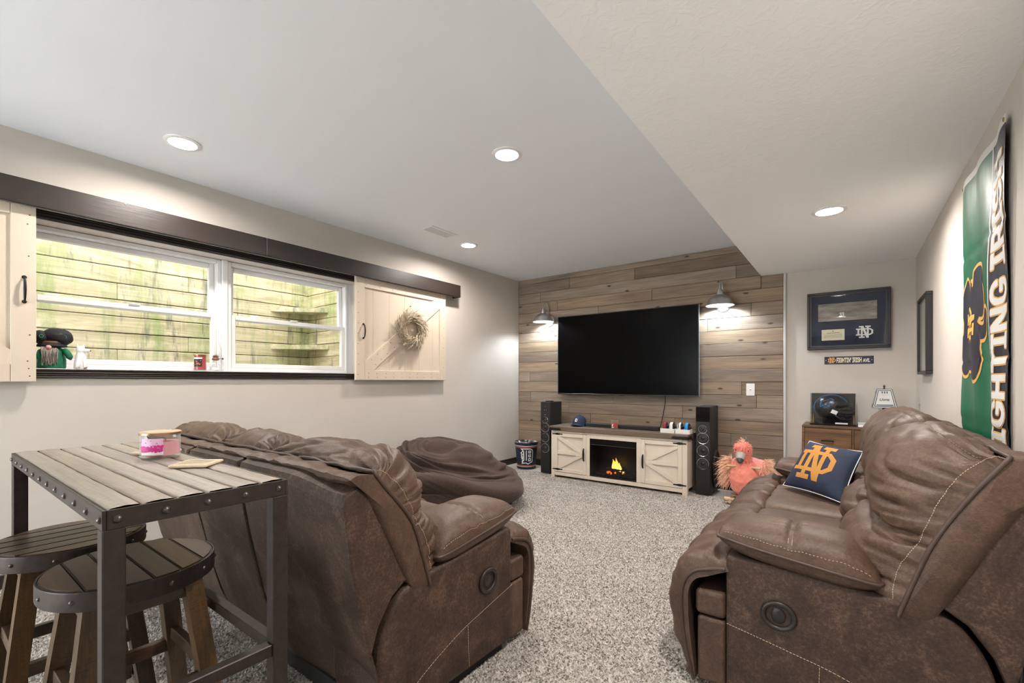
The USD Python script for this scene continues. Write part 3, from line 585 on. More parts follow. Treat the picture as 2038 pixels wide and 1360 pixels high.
        g3 = meshkit.fbm(np.stack([Q * 5, W * 3.2, W * 0 + seed + k], -1), 3, seed + 21) - .5
        rim = np.exp(-(1 - A) / .16); rim2 = np.exp(-(1 - A) / .40)
        arch = np.exp(-((Q - .80) / .008) ** 2); g2 = g2 - .35 * smoothstep(.55, .95, 1 - np.abs(2 * (g2 + .5) - 1))
        g4 = meshkit.noise(np.stack([Q * 24 + 2 * k + .5 * W, W * .9, W * 0 + seed], -1), seed + 77); cre = smoothstep(.62, 1., 1 - np.abs(2 * g4 - 1)); g5 = meshkit.noise(np.stack([Q * 11 + 4 * k - .8 * W, W * 1.1, W * 0 + seed], -1), seed + 78); cre2 = smoothstep(.70, 1., 1 - np.abs(2 * g5 - 1))
        dsp = ((.020 * g1 * rim + .030 * g2 * rim2 + .018 * g3 - .017 * cre * rim2 - .016 * cre2 * np.exp(-(1 - A) / .6)) * np.clip(bl * 2.2, 0, 1) - .007 * arch * bl) * smoothstep(.0, .05, 1 - A)
        topz = np.exp(-((Q - 1) / .10) ** 2); dsp += topz * .016 * (meshkit.noise(np.stack([W * 22 * half * 2, Q * 3, W * 0 + k], -1), seed + 5) - .5)
        cr = np.exp(-((Q - .44) / .035) ** 2); dsp += cr * .014 * (meshkit.noise(np.stack([W * 13, Q * 4, W * 0 + k], -1), seed + 15) - .5)
        P2 = P2 + nr * dsp[..., None]
        S = mid + W * half - np.sign(W) * (.010 * cre + .006 * cre2 + .008 * (g1 + .5)) * smoothstep(0, .012, 1 - A) * np.exp(-(1 - A) / .10)
        front = grid(np.stack([S, P2[..., 0], P2[..., 1]], -1), flip=True)
        # boxing and puffed rear
        Re = spline([(.668, .888 - slump * .98), (.722, .885 - slump * .85), (.748, .852 - slump * .5), (.742, .815), (.700, .775), (.625, .63), (.555, .485), (.515, .432), (.455, .425)], 40)
        ww = np.linspace(-1, 1, 30); WW, I = np.meshgrid(ww, np.arange(40))
        e = np.clip(1 - np.abs(WW) ** 6, 0, 1) ** .5
        cen = np.array([.60, .66]); R3 = Re[:, None] * 1.0
        puff = (.018 * np.clip(np.sin(np.linspace(0, PI, 40)), 0, 1)[:, None] * np.ones_like(WW)) * e
        rn = np.gradient(Re, axis=0); rn /= np.linalg.norm(rn, axis=1, keepdims=True); rn = np.stack([rn[:, 1], -rn[:, 0]], 1) * -1
        lowz = smoothstep(.75, .84, Re[:, 1])[:, None]
        fold = (meshkit.fbm(np.stack([WW * 7 * half * 3, I * .05, WW * 0 + k], -1), 3, seed + 31) - .5) * .028 * lowz
        R3 = R3 + rn[:, None] * (puff * lowz + fold * e)[..., None]
        rear = grid(np.stack([mid + WW * half, R3[..., 0], R3[..., 1]], -1), flip=True)
        caps = []
        loop = np.vstack([Se, Re[1:-1]])
        for sd in (-1, 1):
            c2 = loop.mean(0); ring0 = np.column_stack([np.full(len(loop), mid + sd * half), loop])
            inner = np.column_stack([np.full(len(loop), mid + sd * (half + (.006 if (sd < 0 and k == 0) or (sd > 0 and k == 2) else 0))), c2 + (loop - c2) * .55])
            cpt = np.array([[mid + sd * (half + (.007 if (sd < 0 and k == 0) or (sd > 0 and k == 2) else 0)), *c2]])
            v = np.vstack([ring0, inner, cpt]); n = len(loop); I2 = np.arange(n); J2 = (I2 + 1) % n
            ff = np.vstack([np.stack([I2, J2, n + J2], 1), np.stack([I2, n + J2, n + I2], 1), np.stack([n + I2, n + J2, np.full(n, 2 * n)], 1)])
            caps.append((v, ff if sd > 0 else ff[:, ::-1]))
        m = cat(front, rear, *caps)
        t = trimesh.Trimesh(*m, process=True); t.merge_vertices(digits_vertex=5); trimesh.repair.fix_normals(t)
        cu = put('back_cushion', tm(t), smooth=48)
        top = np.column_stack([np.linspace(mid - half, mid + half, 40), np.full(40, .672), np.full(40, .893 - slump * .98)]); top[:, 2] += .010 * (meshkit.noise(np.column_stack([top[:, 0] * 16, top[:, 1] * 0, top[:, 1] * 0 + k]), seed + 8) - .5) * np.sin(np.linspace(0, PI, 40)) + .004
        sL = np.column_stack([np.full(nv, mid - half - .001), Se - np.array([.002, 0])]); sR = np.column_stack([np.full(nv, mid + half + .001), Se - np.array([.002, 0])])
        put('piping', cat(tube(np.vstack([sL[::2], top, sR[::-2]]), .0062, 7)), 'piping', cu, smooth=60)
        ir = int(.80 * nv); Pa = np.stack([S[ir], P2[ir, :, 0], P2[ir, :, 1]], -1) + np.array([0, -.0010, .0012])
        put('stitching', cat(*[cyl(Pa[i] * .8 + Pa[i + 1] * .2, Pa[i] * .2 + Pa[i + 1] * .8, .0009, .0009, 5) for i in range(2, nw - 3)]), 'thread_dark', cu, smooth=False)
        if k != 1:
            Sd = sL if k == 0 else sR; off = (1 if k == 0 else -1)
            Pq = np.column_stack([Sd[:, 0] + off * .012, Sd[:, 1] - .018, Sd[:, 2] + .006]); j = 1 if k == 0 else nw - 2
            Pq = np.stack([S[:, j], P2[:, j, 0], P2[:, j, 1]], -1) + np.array([0, -.0015, .001])
            put('stitching', cat(*[cyl(Pq[i] * .8 + Pq[i + 1] * .2, Pq[i] * .2 + Pq[i + 1] * .8, .0010, .0010, 5) for i in range(8, nv - 4)]), 'thread', cu, smooth=False)
    # seats
    for k, (a, b) in enumerate([(.243, .878), (.882, 1.517)]):
        n = 40; u = np.linspace(-1, 1, n); U, V = np.meshgrid(u, u, indexing='ij')
        h = np.clip(1 - np.abs(U) ** 7, 0, 1) ** .5 * np.clip(1 - np.abs(V) ** 8, 0, 1) ** .5
        D = .235 + V * .265; S = (a + b) / 2 + U * (b - a) / 2
        z = .425 + h * .062 - .010 * (V + 1) / 2 * h + .010 * (meshkit.fbm(np.stack([S * 6, D * 6, S * 0], -1), 3, seed + 40 + k) - .5) * h
        low = np.full_like(z, .36); low = .36 + 0 * z
        side = np.where(h > .02, .36, .40)
        m = cat(grid(np.stack([S, D, z], -1)), grid(np.stack([S, D, .425 - h * .065], -1), flip=True))
        put('seat_cushion', m, smooth=60)
    # footrests wrap the front, arms included
    for k, (a, b) in enumerate([(.002, .879), (.881, 1.758)]):
        nq, nw = 60, 110
        mid, half = (a + b) / 2, (b - a) / 2; w = np.linspace(-1, 1, nw); q = np.linspace(0, 1, nq)
        O = spline([(.012, .452), (-.010, .482), (-.06, .490), (-.125, .470), (-.180, .415), (-.205, .335), (-.200, .23), (-.178, .13), (-.145, .05), (-.118, .022)], nq)
        I_ = spline([(.012, .440), (-.02, .425), (-.06, .405), (-.100, .385), (-.122, .345), (-.125, .28), (-.120, .20), (-.112, .13), (-.104, .07), (-.100, .030)], nq)
        W, Q = np.meshgrid(w, q); S = mid + W * half; A = np.abs(W); sl = W * half + half
        endd = np.minimum(S - a, b - S) if k == 0 else np.minimum(S - a, b - S)
        e = np.clip(1 - A ** 14, 0, 1) ** .5
        bl = .30 + .70 * e
        pin = np.zeros_like(S)
        for pp in ((.24, .43, .655) if k == 0 else (.215, .45, .645)): pin += np.exp(-((S - a - pp - .015 * np.sin(3 * Q)) / .009) ** 2) * smoothstep(.02, .10, Q) * smoothstep(.62, .40, Q)
        P2 = I_[:, None] * (1 - bl[..., None]) + O[:, None] * bl[..., None]
        outer = (S - a) if k == 0 else (b - S)
        gat = np.exp(-outer / .055) * (meshkit.noise(np.stack([Q * 34, outer * 9, Q * 0], -1), seed + 51) - .5) * .045 * smoothstep(0, .012, outer)
        tn = np.gradient(P2, axis=0); tn /= np.maximum(np.linalg.norm(tn, axis=-1, keepdims=True), 1e-6); nr = np.stack([tn[..., 1], -tn[..., 0]], -1) * -1
        soft = (meshkit.fbm(np.stack([S * 7, Q * 5, Q * 0 + k], -1), 3, seed + 61) - .5) * .014
        lobe = .010 * np.cos((S - a) / (b - a) * 2 * PI * 2)
        P2 = P2 + nr * ((gat + soft - .012 * pin) * e)[..., None]
        front = grid(np.stack([S, P2[..., 0], P2[..., 1]], -1))
        back = grid(np.stack([S, np.repeat(I_[:, :1], nw, 1), np.repeat(I_[:, 1:], nw, 1)], -1), flip=True)
        ends = [grid(np.stack([np.stack([np.full(nq, s_), P2[:, j, 0], P2[:, j, 1]], -1), np.stack([np.full(nq, s_), I_[:, 0], I_[:, 1]], -1)]), flip=(j == 0)) for j, s_ in ((0, a), (nw - 1, b))]
        t = trimesh.Trimesh(*cat(front, back, *ends), process=True); t.merge_vertices(digits_vertex=5); trimesh.repair.fix_normals(t)
        fr = put('footrest', tm(t), smooth=48)
        j = 0 if k == 0 else nw - 1
        put('piping', tube(np.column_stack([np.full(nq, a - .001 if k == 0 else b + .001), P2[:, j, 0], P2[:, j, 1]])[3:], .0065, 7), 'piping', fr, smooth=60)
        put('footrest_block', rbox(a + .006, b - .006, -.103, -.002, .262, .352, .018), 'leather', fr, smooth=50)
        put('footrest_panel', rbox(a + .006, b - .006, -.096, -.002, .030, .258, .014), 'leather', fr, smooth=50)
    put('under_frame', box(.03, WID - .03, .03, .60, .0, .060), 'black_matte', smooth=False)
    put('seat_deck', box(.245, WID - .245, .02, .56, .065, .355), 'black_matte', smooth=False)
    return root
loveseat('brown leather reclining loveseat seen from behind, next to the bar table', lambda v: np.column_stack([-1.105 - v[:, 0], 1.490 - v[:, 1], v[:, 2]]), 11, (-1.985, 1.15, 0), .068)
loveseat('brown leather reclining loveseat along the right wall with a navy pillow', lambda v: np.column_stack([-.340 + v[:, 1], 1.690 + v[:, 0], v[:, 2]]), 23, (0.0, 2.57, 0), 0., .020)

# ------------------------------------------------------------------ bar table and stools
TX0, TX1, TY0, TY1, TZ = -2.175, -1.068, .214, .548, .86
tb = thing('bar_table', 'tall narrow bar table with plank top and riveted iron frame', 'table', ((TX0 + TX1) / 2, (TY0 + TY1) / 2, 0))
lg = .034
for x in (TX0, TX1 - lg):
    for y in (TY0, TY1 - lg): obj('leg', box(x, x + lg, y, y + lg, 0, TZ - .036, .002), 'iron', tb, smooth=False)
ah = .036
for nm, m in (('apron', box(TX0, TX1, TY0, TY0 + .006, TZ - ah, TZ, .001)), ('apron', box(TX0, TX1, TY1 - .006, TY1, TZ - ah, TZ, .001)), ('apron', box(TX0, TX0 + .006, TY0 + .006, TY1 - .006, TZ - ah, TZ, .001)), ('apron', box(TX1 - .006, TX1, TY0 + .006, TY1 - .006, TZ - ah, TZ, .001))):
    obj(nm, m, 'iron', tb, smooth=False)
n = 6; wy = (TY1 - TY0 - .013) / n
for k in range(n):
    y0 = TY0 + .0065 + k * wy; nx = 60
    xs = np.linspace(TX0 + .0065, TX1 - .0065, nx); off = .0018 * (meshkit.noise(np.column_stack([xs * 14, xs * 0 + k * 7, xs * 0]), 3) - .5)
    ys = np.array([0, .0016, .006, wy * .5, wy - .006, wy - .0016, wy - .0005]) ; zs = np.array([-.020, -.005, -.0015, 0, -.0012, -.0045, -.020])
    P = np.stack([np.stack([xs, y0 + yy + off * (1 if i > 3 else .6), TZ + .003 + zz + .0014 * (meshkit.noise(np.column_stack([xs * 22, xs * 0 + yy * 120 + k * 5, xs * 0]), 5) - .5) * (zz > -.01)], -1) for i, (yy, zz) in enumerate(zip(ys, zs))], 1)
    cap = [np.array([P[0]]), np.array([P[-1]])]
    obj('plank', cat(grid(P), box(xs[0], xs[-1], y0 + .001, y0 + wy - .001, TZ - .02, TZ - .012)), 'table_plank', tb, smooth=40)
rz = .468
obj('rail', box(TX1 - lg + .004, TX1 - .004, TY0 + lg, TY1 - lg, rz - .014, rz + .014, .002), 'iron', tb, smooth=False)
obj('rail', box(TX0 + .004, TX0 + lg - .004, TY0 + lg, TY1 - lg, rz - .014, rz + .014, .002), 'iron', tb, smooth=False)
obj('rail', box(TX0 + lg, TX1 - lg, TY1 - lg + .004, TY1 - .004, rz - .014, rz + .014, .002), 'iron', tb, smooth=False)
def rivet(p, d, r=.0075):
    d = np.array(d, float); s = np.array([-d[1], d[0], 0]); return place(lathe([(1e-4, r * .75), (r * .5, r * .62), (r * .86, r * .32), (r, 0)], n=14), p, s, (0, 0, 1), d) if True else None
for y in np.linspace(TY0 + .022, TY1 - .022, 5): obj('rivet', rivet((TX1, y, TZ - .018), (1, 0, 0)), 'rivet', tb, smooth=60)
for x in np.linspace(TX0 + .022, TX1 - .014, 12): obj('rivet', rivet((x, TY0, TZ - .018), (0, -1, 0)), 'rivet', tb, smooth=60)

def stool(label, cx, cy, axis):
    s = thing('bar_stool', label, 'stool', (cx, cy, 0)); SZ, r = .605, .184
    obj('seat_band', lathe([(r - .004, SZ - .045), (r, SZ - .045), (r + .001, SZ - .042), (r + .001, SZ - .003), (r, SZ), (r - .004, SZ)], (cx, cy, 0), 56), 'iron', s, smooth=50)
    n = 6; e = np.linspace(-(r - .005), r - .005, n + 1)
    for a, b in zip(e[:-1], e[1:]):
        q = Point(0, 0).buffer(r - .0055, 40).intersection(sbox(-1, a + .0012, 1, b - .0012))
        m = prism(q, .026); v = m[0].copy(); top = v[:, 2] > .02
        inner = prism(q.buffer(-.003), .0035)
        if axis == 0: o = place(cat((v, m[1]), (inner[0] + np.array([0, 0, .0262]), inner[1])), (cx, cy, SZ - .027), (1, 0, 0), (0, 1, 0), (0, 0, 1))
        else: o = place(cat((v, m[1]), (inner[0] + np.array([0, 0, .0262]), inner[1])), (cx, cy, SZ - .027), (0, 1, 0), (1, 0, 0), (0, 0, 1))
        obj('seat_plank', o, 'stool_plank_x' if axis == 0 else 'stool_plank_y', s, smooth=False)
    for k in range(12):
        a = 2 * PI * (k + .35) / 12; d = np.array([math.cos(a), math.sin(a), 0]); obj('rivet', rivet(np.array([cx, cy, SZ - .022]) + d * (r + .0005), d, .006), 'rivet', s, smooth=60)
    T, B, L = .098, .165, .042
    tops = {}
    for sx in (-1, 1):
        for sy in (-1, 1):
            p, q = np.array([cx + sx * B, cy + sy * B, 0]), np.array([cx + sx * T, cy + sy * T, SZ - .028])
            h = L / 2; P = [(p[0] + a * h, p[1] + b * h, 0) for a in (-1, 1) for b in (-1, 1)] + [(q[0] + a * h, q[1] + b * h, q[2]) for a in (-1, 1) for b in (-1, 1)]
            obj('leg', hull(P), 'stool_leg', s, smooth=False)
    at = lambda sx, sy, z: np.array([cx + sx * (B + (T - B) * z / (SZ - .028)), cy + sy * (B + (T - B) * z / (SZ - .028)), z])
    for sy in (-1, 1): obj('stretcher', beam(at(-1, sy, .325), at(1, sy, .325), .022, .036, b=.002), 'stool_plank_x', s, smooth=False)
    for sx in (-1, 1): obj('stretcher', beam(at(sx, -1, .285), at(sx, 1, .285), .022, .036, b=.002), 'stool_plank_y', s, smooth=False)
    for sy in (-1, 1): obj('apron', beam(at(-1, sy, .535), at(1, sy, .535), .020, .050, b=.001), 'stool_plank_x', s, smooth=False)
    for sx in (-1, 1): obj('apron', beam(at(sx, -1, .535), at(sx, 1, .535), .020, .050, b=.001), 'stool_plank_y', s, smooth=False)
    return s
stool('round plank bar stool half under the near end of the bar table', -1.552, .374, 0)
stool('round plank bar stool under the far end of the bar table, nearest the window wall', -1.975, .322, 1)

def candle_jar(name, label, c, r, h, wax, fill, extra):
    j = thing(name, label, 'candle', c)
    obj('glass_jar', lathe([(1e-4, 0), (r * .9, 0), (r, .004), (r, h), (r - .003, h), (r - .003, .008), (1e-4, .007)], n=48), 'clear_glass', j, local=True, smooth=50)
    obj('wax', lathe([(1e-4, .0075), (r - .0035, .0085), (r - .0035, fill), (1e-4, fill - .001)], n=40), wax, j, local=True, smooth=50)
    extra(j, r, h); return j
def jar_wrap(r, a0, a1, z0, z1, n=14): return grid(np.array([[(r * math.cos(a), r * math.sin(a), z) for z in (z0, z1)] for a in np.linspace(a0, a1, n)]), flip=True)
def wrap_shape(shape, r, a_mid, z_mid, depth=.0006, L=.006):
    v, f = dense(prism(shape, depth), L); a = a_mid + v[:, 0] / r
    return np.column_stack([(r + v[:, 2]) * np.cos(a), (r + v[:, 2]) * np.sin(a), z_mid + v[:, 1]]), f
cj = np.array([-1.675, .470, TZ + .0035])
toward = math.atan2(-cj[1], -cj[0])
def pink_extra(j, r, h):
    obj('lid', lathe([(1e-4, h + .001), (r + .001, h + .001), (r + .002, h + .003), (r + .002, h + .008), (r, h + .010), (1e-4, h + .0105)], n=48), 'lid_wood', j, local=True)
    obj('lid_band', lathe([(r + .0021, h + .0015), (r + .0026, h + .0015), (r + .0026, h + .0075), (r + .0021, h + .0075)], n=48), 'copper', j, local=True)
    am = toward - .42
    lb = obj('label', jar_wrap(r + .0006, am - .62, am + .55, .012, .060), 'pink_label', j, local=True)
    obj('label_foot', jar_wrap(r + .0010, am - .62, am + .55, .012, .022), 'white_label', lb, local=True)
    sq = unary_union([Point(x, y).buffer(.0022 + .0016 * q, 6) for x, y, q in rng.random((70, 3)) * np.array([.058, .016, 1]) - np.array([.030, .008, 0])])
    obj('label_print', wrap_shape(sq, r + .0012, am - .02, .030), 'magenta_print', lb, local=True, smooth=False)
    obj('label_dots', wrap_shape(unary_union([Point(x, y).buffer(.0013, 6) for x, y in ((-.016, .0), (-.002, .006), (.013, -.002), (.004, -.008))]), r + .0012, am, .048), 'ink', lb, local=True, smooth=False)
    obj('wick', cat(*[cyl((.018 * math.cos(a), .018 * math.sin(a), .047), (.018 * math.cos(a), .018 * math.sin(a), .054), .001, .001, 6) for a in (0, 2.1, 4.2)]), 'ink', j, local=True)
candle_jar('jar_candle', 'pink jar candle with wooden lid standing on the bar table', cj, .050, .068, 'pink_wax', .048, pink_extra)
for (x, y, a), lab in (((-1.775, .488, .5), 'square tan coaster on the bar table, left of the pink candle'), ((-1.432, .483, .75), 'square tan coaster on the bar table, right of the pink candle')):
    v, f = rbox(-.047, .047, -.047, .047, 0, .008, .0035); c, s_ = math.cos(a), math.sin(a)
    co = thing('coaster', lab, 'coaster', (x, y, TZ + .0036), 'coasters on the bar table')
    obj('coaster_body', (np.column_stack([c * v[:, 0] - s_ * v[:, 1], s_ * v[:, 0] + c * v[:, 1], v[:, 2]]), f), 'coaster', co, local=True)
    sh = unary_union([LineString([(-.034, -.03 + k * .012), (.034, -.03 + k * .012 + .004 * math.sin(k))]).buffer(.0009) for k in range(6)])
    v, f = prism(sh, .0004); obj('coaster_print', (np.column_stack([c * v[:, 0] - s_ * v[:, 1], s_ * v[:, 0] + c * v[:, 1], v[:, 2] + .0080]), f), 'ink', co, local=True)

# ------------------------------------------------------------------ bean bag
bb = thing('bean_bag', 'big dark brown plush bean bag slumped on the carpet by the window wall', 'bean bag', (-2.86, 2.98, 0))
n1, n2 = 170, 260
th = np.linspace(0, PI, n1)[:, None]; ph = np.linspace(0, 2 * PI, n2, endpoint=False)[None]
sgn = lambda x, p: np.sign(x) * np.abs(x) ** p
a_, b_, c_ = sgn(np.sin(th), .85) * np.cos(ph), sgn(np.sin(th), .85) * np.sin(ph), np.repeat(np.cos(th), n2, 1)
up = np.clip(c_, 0, 1)
# a: picture right, b: away from the camera
lat = -.535 + .645 * a_ - .22 * up ** 1.4; dep = 4.10 + .60 * b_ + .03 * up
z = np.where(c_ >= 0, .16 + .435 * sgn(up, .92), .16 + .16 * sgn(c_, .6))
z = z * (1 - .05 * smoothstep(0, 1, a_))
# big roll across the front and pleats above it
ridge = .30 - .26 * a_ + .05 * np.sin(5 * a_ + 1)
front = smoothstep(.25, -.35, b_ + .25 * a_)
over = smoothstep(.02, .30, c_ - ridge)
under = np.exp(-((c_ - ridge + .06) / .15) ** 2)
Pn = np.stack([a_ * 1.0, b_ * 1.0, c_ * 1.0], -1)
ang = (a_ * .75 + c_ * .9)
wob = .10 * np.sin(4.2 * a_ + 2 * c_) + .12 * (meshkit.noise(Pn * 2.2, 31) - .5)
pq = c_ + .50 * a_ + wob
pl2 = meshkit.noise(np.stack([pq * 15, (a_ - .5 * c_) * 1.3, b_ * 1.6], -1), 8); pl3 = meshkit.noise(np.stack([pq * 7, (a_ - .5 * c_) * 1.1 + 5, b_ * 1.6], -1), 18)
fold = smoothstep(.30, 1., 1 - np.abs(2 * pl2 - 1)); fold3 = smoothstep(.45, 1., 1 - np.abs(2 * pl3 - 1))
lowf = smoothstep(.80, 1., 1 - np.abs(2 * meshkit.noise(np.stack([(c_ - .35 * a_ + wob) * 4.2, a_ * 1.0 + 3, b_ * 1.4], -1), 44) - 1)) * smoothstep(.2, -.4, a_)
disp = -.060 * over * front + .055 * under * front - (.026 * fold + .034 * fold3) * (.15 + .85 * over) * smoothstep(-.5, 0, c_) - .024 * lowf * (1 - over) * smoothstep(-.8, -.3, c_) + .030 * (meshkit.fbm(Pn * 1.8, 2, 12) - .5)
lat = lat + disp * a_ * .9; dep = dep + disp * b_ * .9; z = np.maximum(z + disp * (.25 + c_) * .9, .004)
C, S = math.cos(math.radians(YAW)), math.sin(math.radians(YAW))
X, Y = C * lat - S * dep, S * lat + C * dep
X = np.maximum(X, XL + .03)
obj('bag_body', grid(np.stack([X, Y, z], -1), wrap_v=True), 'bean_plush', bb, smooth=True)

# ------------------------------------------------------------------ TV wall
tv = thing('television', 'large flat black television mounted on the plank wall', 'television', (-2.07, 4.9, .93))
TX_0, TX_1, TZ_0, TZ_1, TYF = -2.905, -1.231, .931, 1.890, 4.872
obj('cabinet', box(TX_0 + .05, TX_1 - .05, TYF + .016, TYF + .075, TZ_0 + .06, TZ_1 - .06, .012), 'black_satin', tv)
fw = .009
obj('bezel', cat(box(TX_0, TX_1, TYF, TYF + .022, TZ_1 - fw, TZ_1, .002), box(TX_0, TX_1, TYF, TYF + .022, TZ_0, TZ_0 + .014, .002), box(TX_0, TX_0 + fw, TYF, TYF + .022, TZ_0 + .014, TZ_1 - fw, .002), box(TX_1 - fw, TX_1, TYF, TYF + .022, TZ_0 + .014, TZ_1 - fw, .002)), 'black_satin', tv)
obj('screen', box(TX_0 + fw, TX_1 - fw, TYF + .003, TYF + .018, TZ_0 + .014, TZ_1 - fw), 'tv_screen', tv)
obj('edge_strip', box(TX_1, TX_1 + .0015, TYF + .001, TYF + .020, TZ_0 + .004, TZ_1 - .004), 'galvanised', tv)
obj('sensor_bump', box(-2.10, -2.04, TYF + .001, TYF + .018, TZ_0 - .006, TZ_0 + .001, .002), 'black_satin', tv)
obj('wall_bracket', box(-2.35, -1.80, TYF + .074, YD - .023, 1.2, 1.6), 'black_metal', tv)
obj(*('power_cable', tube(spline([(-1.598, YD - .040, .99), (-1.600, YD - .030, .90), (-1.606, YD - .030, .82), (-1.628, YD - .032, .70), (-1.650, YD - .035, .60), (-1.655, YD - .06, .575)], 40), .0035, 6), 'black_satin'), None, 'thin black cable hanging from the television to the console', 'cable')

# electric fireplace console
SX0, SX1, SY0, SY1 = -2.728, -1.225, 4.432, 4.832
fc = thing('fireplace_console', 'cream farmhouse console with two barn doors and an electric fireplace', 'media console', ((SX0 + SX1) / 2, 4.63, 0))
obj('top_board', box(SX0 - .016, SX1 + .014, SY0 - .022, SY1 + .006, .536, .585, .004), 'stand_top', fc)
for a, b in ((SX0, SX0 + .040), (SX1 - .046, SX1)):
    obj('post', box(a, b, SY0, SY0 + .045, .002, .534, .002), 'stand_paint', fc)
    obj('post', box(a, b, SY1 - .045, SY1, .002, .534, .002), 'stand_paint', fc)
for x in (SX0 + .006, SX1 - .022): obj('side_panel', box(x, x + .016, SY0 + .045, SY1 - .045, .06, .534), 'stand_paint', fc)
obj('back_panel', box(SX0 + .04, SX1 - .046, SY1 - .012, SY1 - .004, .06, .534), 'black_matte', fc)
obj('floor_panel', box(SX0 + .022, SX1 - .022, SY0 + .02, SY1 - .014, .052, .066), 'stand_paint', fc)
obj('bottom_rail', box(SX0 + .0405, SX1 - .0465, SY0 + .001, SY0 + .022, .028, .068, .002), 'stand_paint', fc)
obj('top_rail', box(SX0 + .0405, SX1 - .0465, SY0 + .001, SY0 + .022, .512, .534, .002), 'stand_paint', fc)
FXa, FXb, FZa, FZb = -2.242, -1.722, .072, .474
obj('frame', cat(box(FXa - .042, FXa, SY0 - .001, SY0 + .030, .068, .512, .002), box(FXb, FXb + .046, SY0 - .001, SY0 + .030, .068, .512, .002), box(FXa, FXb, SY0 - .001, SY0 + .030, FZb, .512, .002)), 'stand_paint', fc)
def barn_door(x0, x1, hinge_right):
    z0, z1 = .071, .509; d = obj('door', box(x0, x1, SY0 + .0145, SY0 + .024, z0, z1, .001), 'stand_paint', fc)
    w = .040; y0 = SY0 - .003
    for nm, m in (('stile', box(x0, x0 + w, y0, SY0 + .0150, z0, z1, .002)), ('stile', box(x1 - w, x1, y0, SY0 + .0150, z0, z1, .002)), ('rail', box(x0 + w + .0005, x1 - w - .0005, y0, SY0 + .0150, z0, z0 + w, .002)), ('rail', box(x0 + w + .0005, x1 - w - .0005, y0, SY0 + .0150, z1 - w, z1, .002))):
        obj(nm, m, 'stand_paint', d)
    zm = (z0 + z1) / 2; hx = x0 + w if hinge_right else x1 - w; tx = x1 - w if hinge_right else x0 + w
    inner = sbox(x0 + w + .001, z0 + w + .001, x1 - w - .001, z1 - w - .001)
    barsh = LineString([(hx, zm), (tx, zm)]).buffer(.019, cap_style=2)
    for ze in (z1 - w, z0 + w):
        br = LineString([(hx - .3 * (tx - hx), zm - .3 * (ze - zm)), (tx + .3 * (tx - hx), ze + .3 * (ze - zm))]).buffer(.019, cap_style=2).intersection(inner)
        br = br.intersection(sbox(-9, zm, 9, 9) if ze > zm else sbox(-9, -9, 9, zm)).difference(barsh.buffer(.0006))
        obj('brace', place(prism(br, .0145), (0, SY0 + .0150, 0), (1, 0, 0), (0, 0, 1), (0, -1, 0)), 'stand_paint', d, smooth=False)
    obj('crossbar', place(prism(barsh.intersection(inner), .0160), (0, SY0 + .0150, 0), (1, 0, 0), (0, 0, 1), (0, -1, 0)), 'stand_paint', d, smooth=False)
    px = x0 + .022 if hinge_right else x1 - .028
    arc = [(px, y0 - .002, zm + .066), (px, y0 - .014, zm + .050), (px, y0 - .016, zm), (px, y0 - .014, zm - .050), (px, y0 - .002, zm - .066)]
    obj('handle', cat(tube(spline(arc, 16), np.interp(np.linspace(0, 1, 16), [0, .2, .5, .8, 1], [.007, .0075, .010, .0075, .007]), 8)), 'black_metal', d)
    for z in (z1 - .012, z0 + .030):
        xa, xb = (x1 - .085, x1 + .040) if hinge_right else (x0 - .022, x0 + .110)
        xs = np.linspace(0, 1, 15); hw = np.interp(xs, [0, .05, .12, .2, .5, .8, .88, .95, 1], [.002, .007, .004, .005, .0115, .005, .004, .007, .002])
        sh = Polygon(np.vstack([np.column_stack([xa + xs * (xb - xa), z + hw]), np.column_stack([xa + xs[::-1] * (xb - xa), z - hw[::-1]])]))
        obj('hinge', place(prism(sh, .003), (0, y0 - .0002, 0), (1, 0, 0), (0, 0, 1), (0, -1, 0)), 'black_metal', d, smooth=False)
barn_door(SX0 + .0405, FXa - .0428, False); barn_door(FXb + .0468, SX1 - .0468, True)
for x, sg in ((SX1 + .014, -1), (SX0 - .016, 1)):
    xs = np.linspace(0, 1, 9); L = .155 * sg; hw = np.interp(xs, [0, .7, .85, 1], [.016, .013, .018, .002])
    sh = Polygon(np.vstack([np.column_stack([x + xs * L, .552 + hw]), np.column_stack([x + xs[::-1] * L, .552 - hw[::-1]])])).buffer(0)
    obj('corner_bracket', place(prism(sh, .003), (0, SY0 - .0222, 0), (1, 0, 0), (0, 0, 1), (0, -1, 0)), 'black_metal', fc, smooth=False)
    obj('corner_bracket', box(x, x - .003 * sg, SY0 - .022, SY0 + .10, .538, .566), 'black_metal', fc, smooth=False)
# firebox
fb = obj('firebox', cat(box(FXa, FXb, SY0 + .20, SY0 + .21, FZa, FZb), box(FXa, FXa + .012, SY0 + .004, SY0 + .20, FZa, FZb), box(FXb - .012, FXb, SY0 + .004, SY0 + .20, FZa, FZb), box(FXa + .012, FXb - .012, SY0 + .004, SY0 + .20, FZa, FZa + .012), box(FXa + .012, FXb - .012, SY0 + .004, SY0 + .20, FZb - .012, FZb)), 'charcoal', fc, smooth=False)
obj('firebox_frame', cat(box(FXa, FXa + .010, SY0, SY0 + .004, FZa, FZb), box(FXb - .010, FXb, SY0, SY0 + .004, FZa, FZb), box(FXa + .01, FXb - .01, SY0, SY0 + .004, FZa, FZa + .010), box(FXa + .01, FXb - .01, SY0, SY0 + .004, FZb - .058, FZb)), 'black_gloss', fb, smooth=False)
obj('louver', box(FXa + .012, FXb - .012, SY0 - .001, SY0 + .006, FZb - .066, FZb - .060, .001), 'rivet', fb)
obj('glass_front', box(FXa + .010, FXb - .010, SY0 + .0035, SY0 + .0055, FZa + .010, FZb - .066), 'fire_glass', fb)
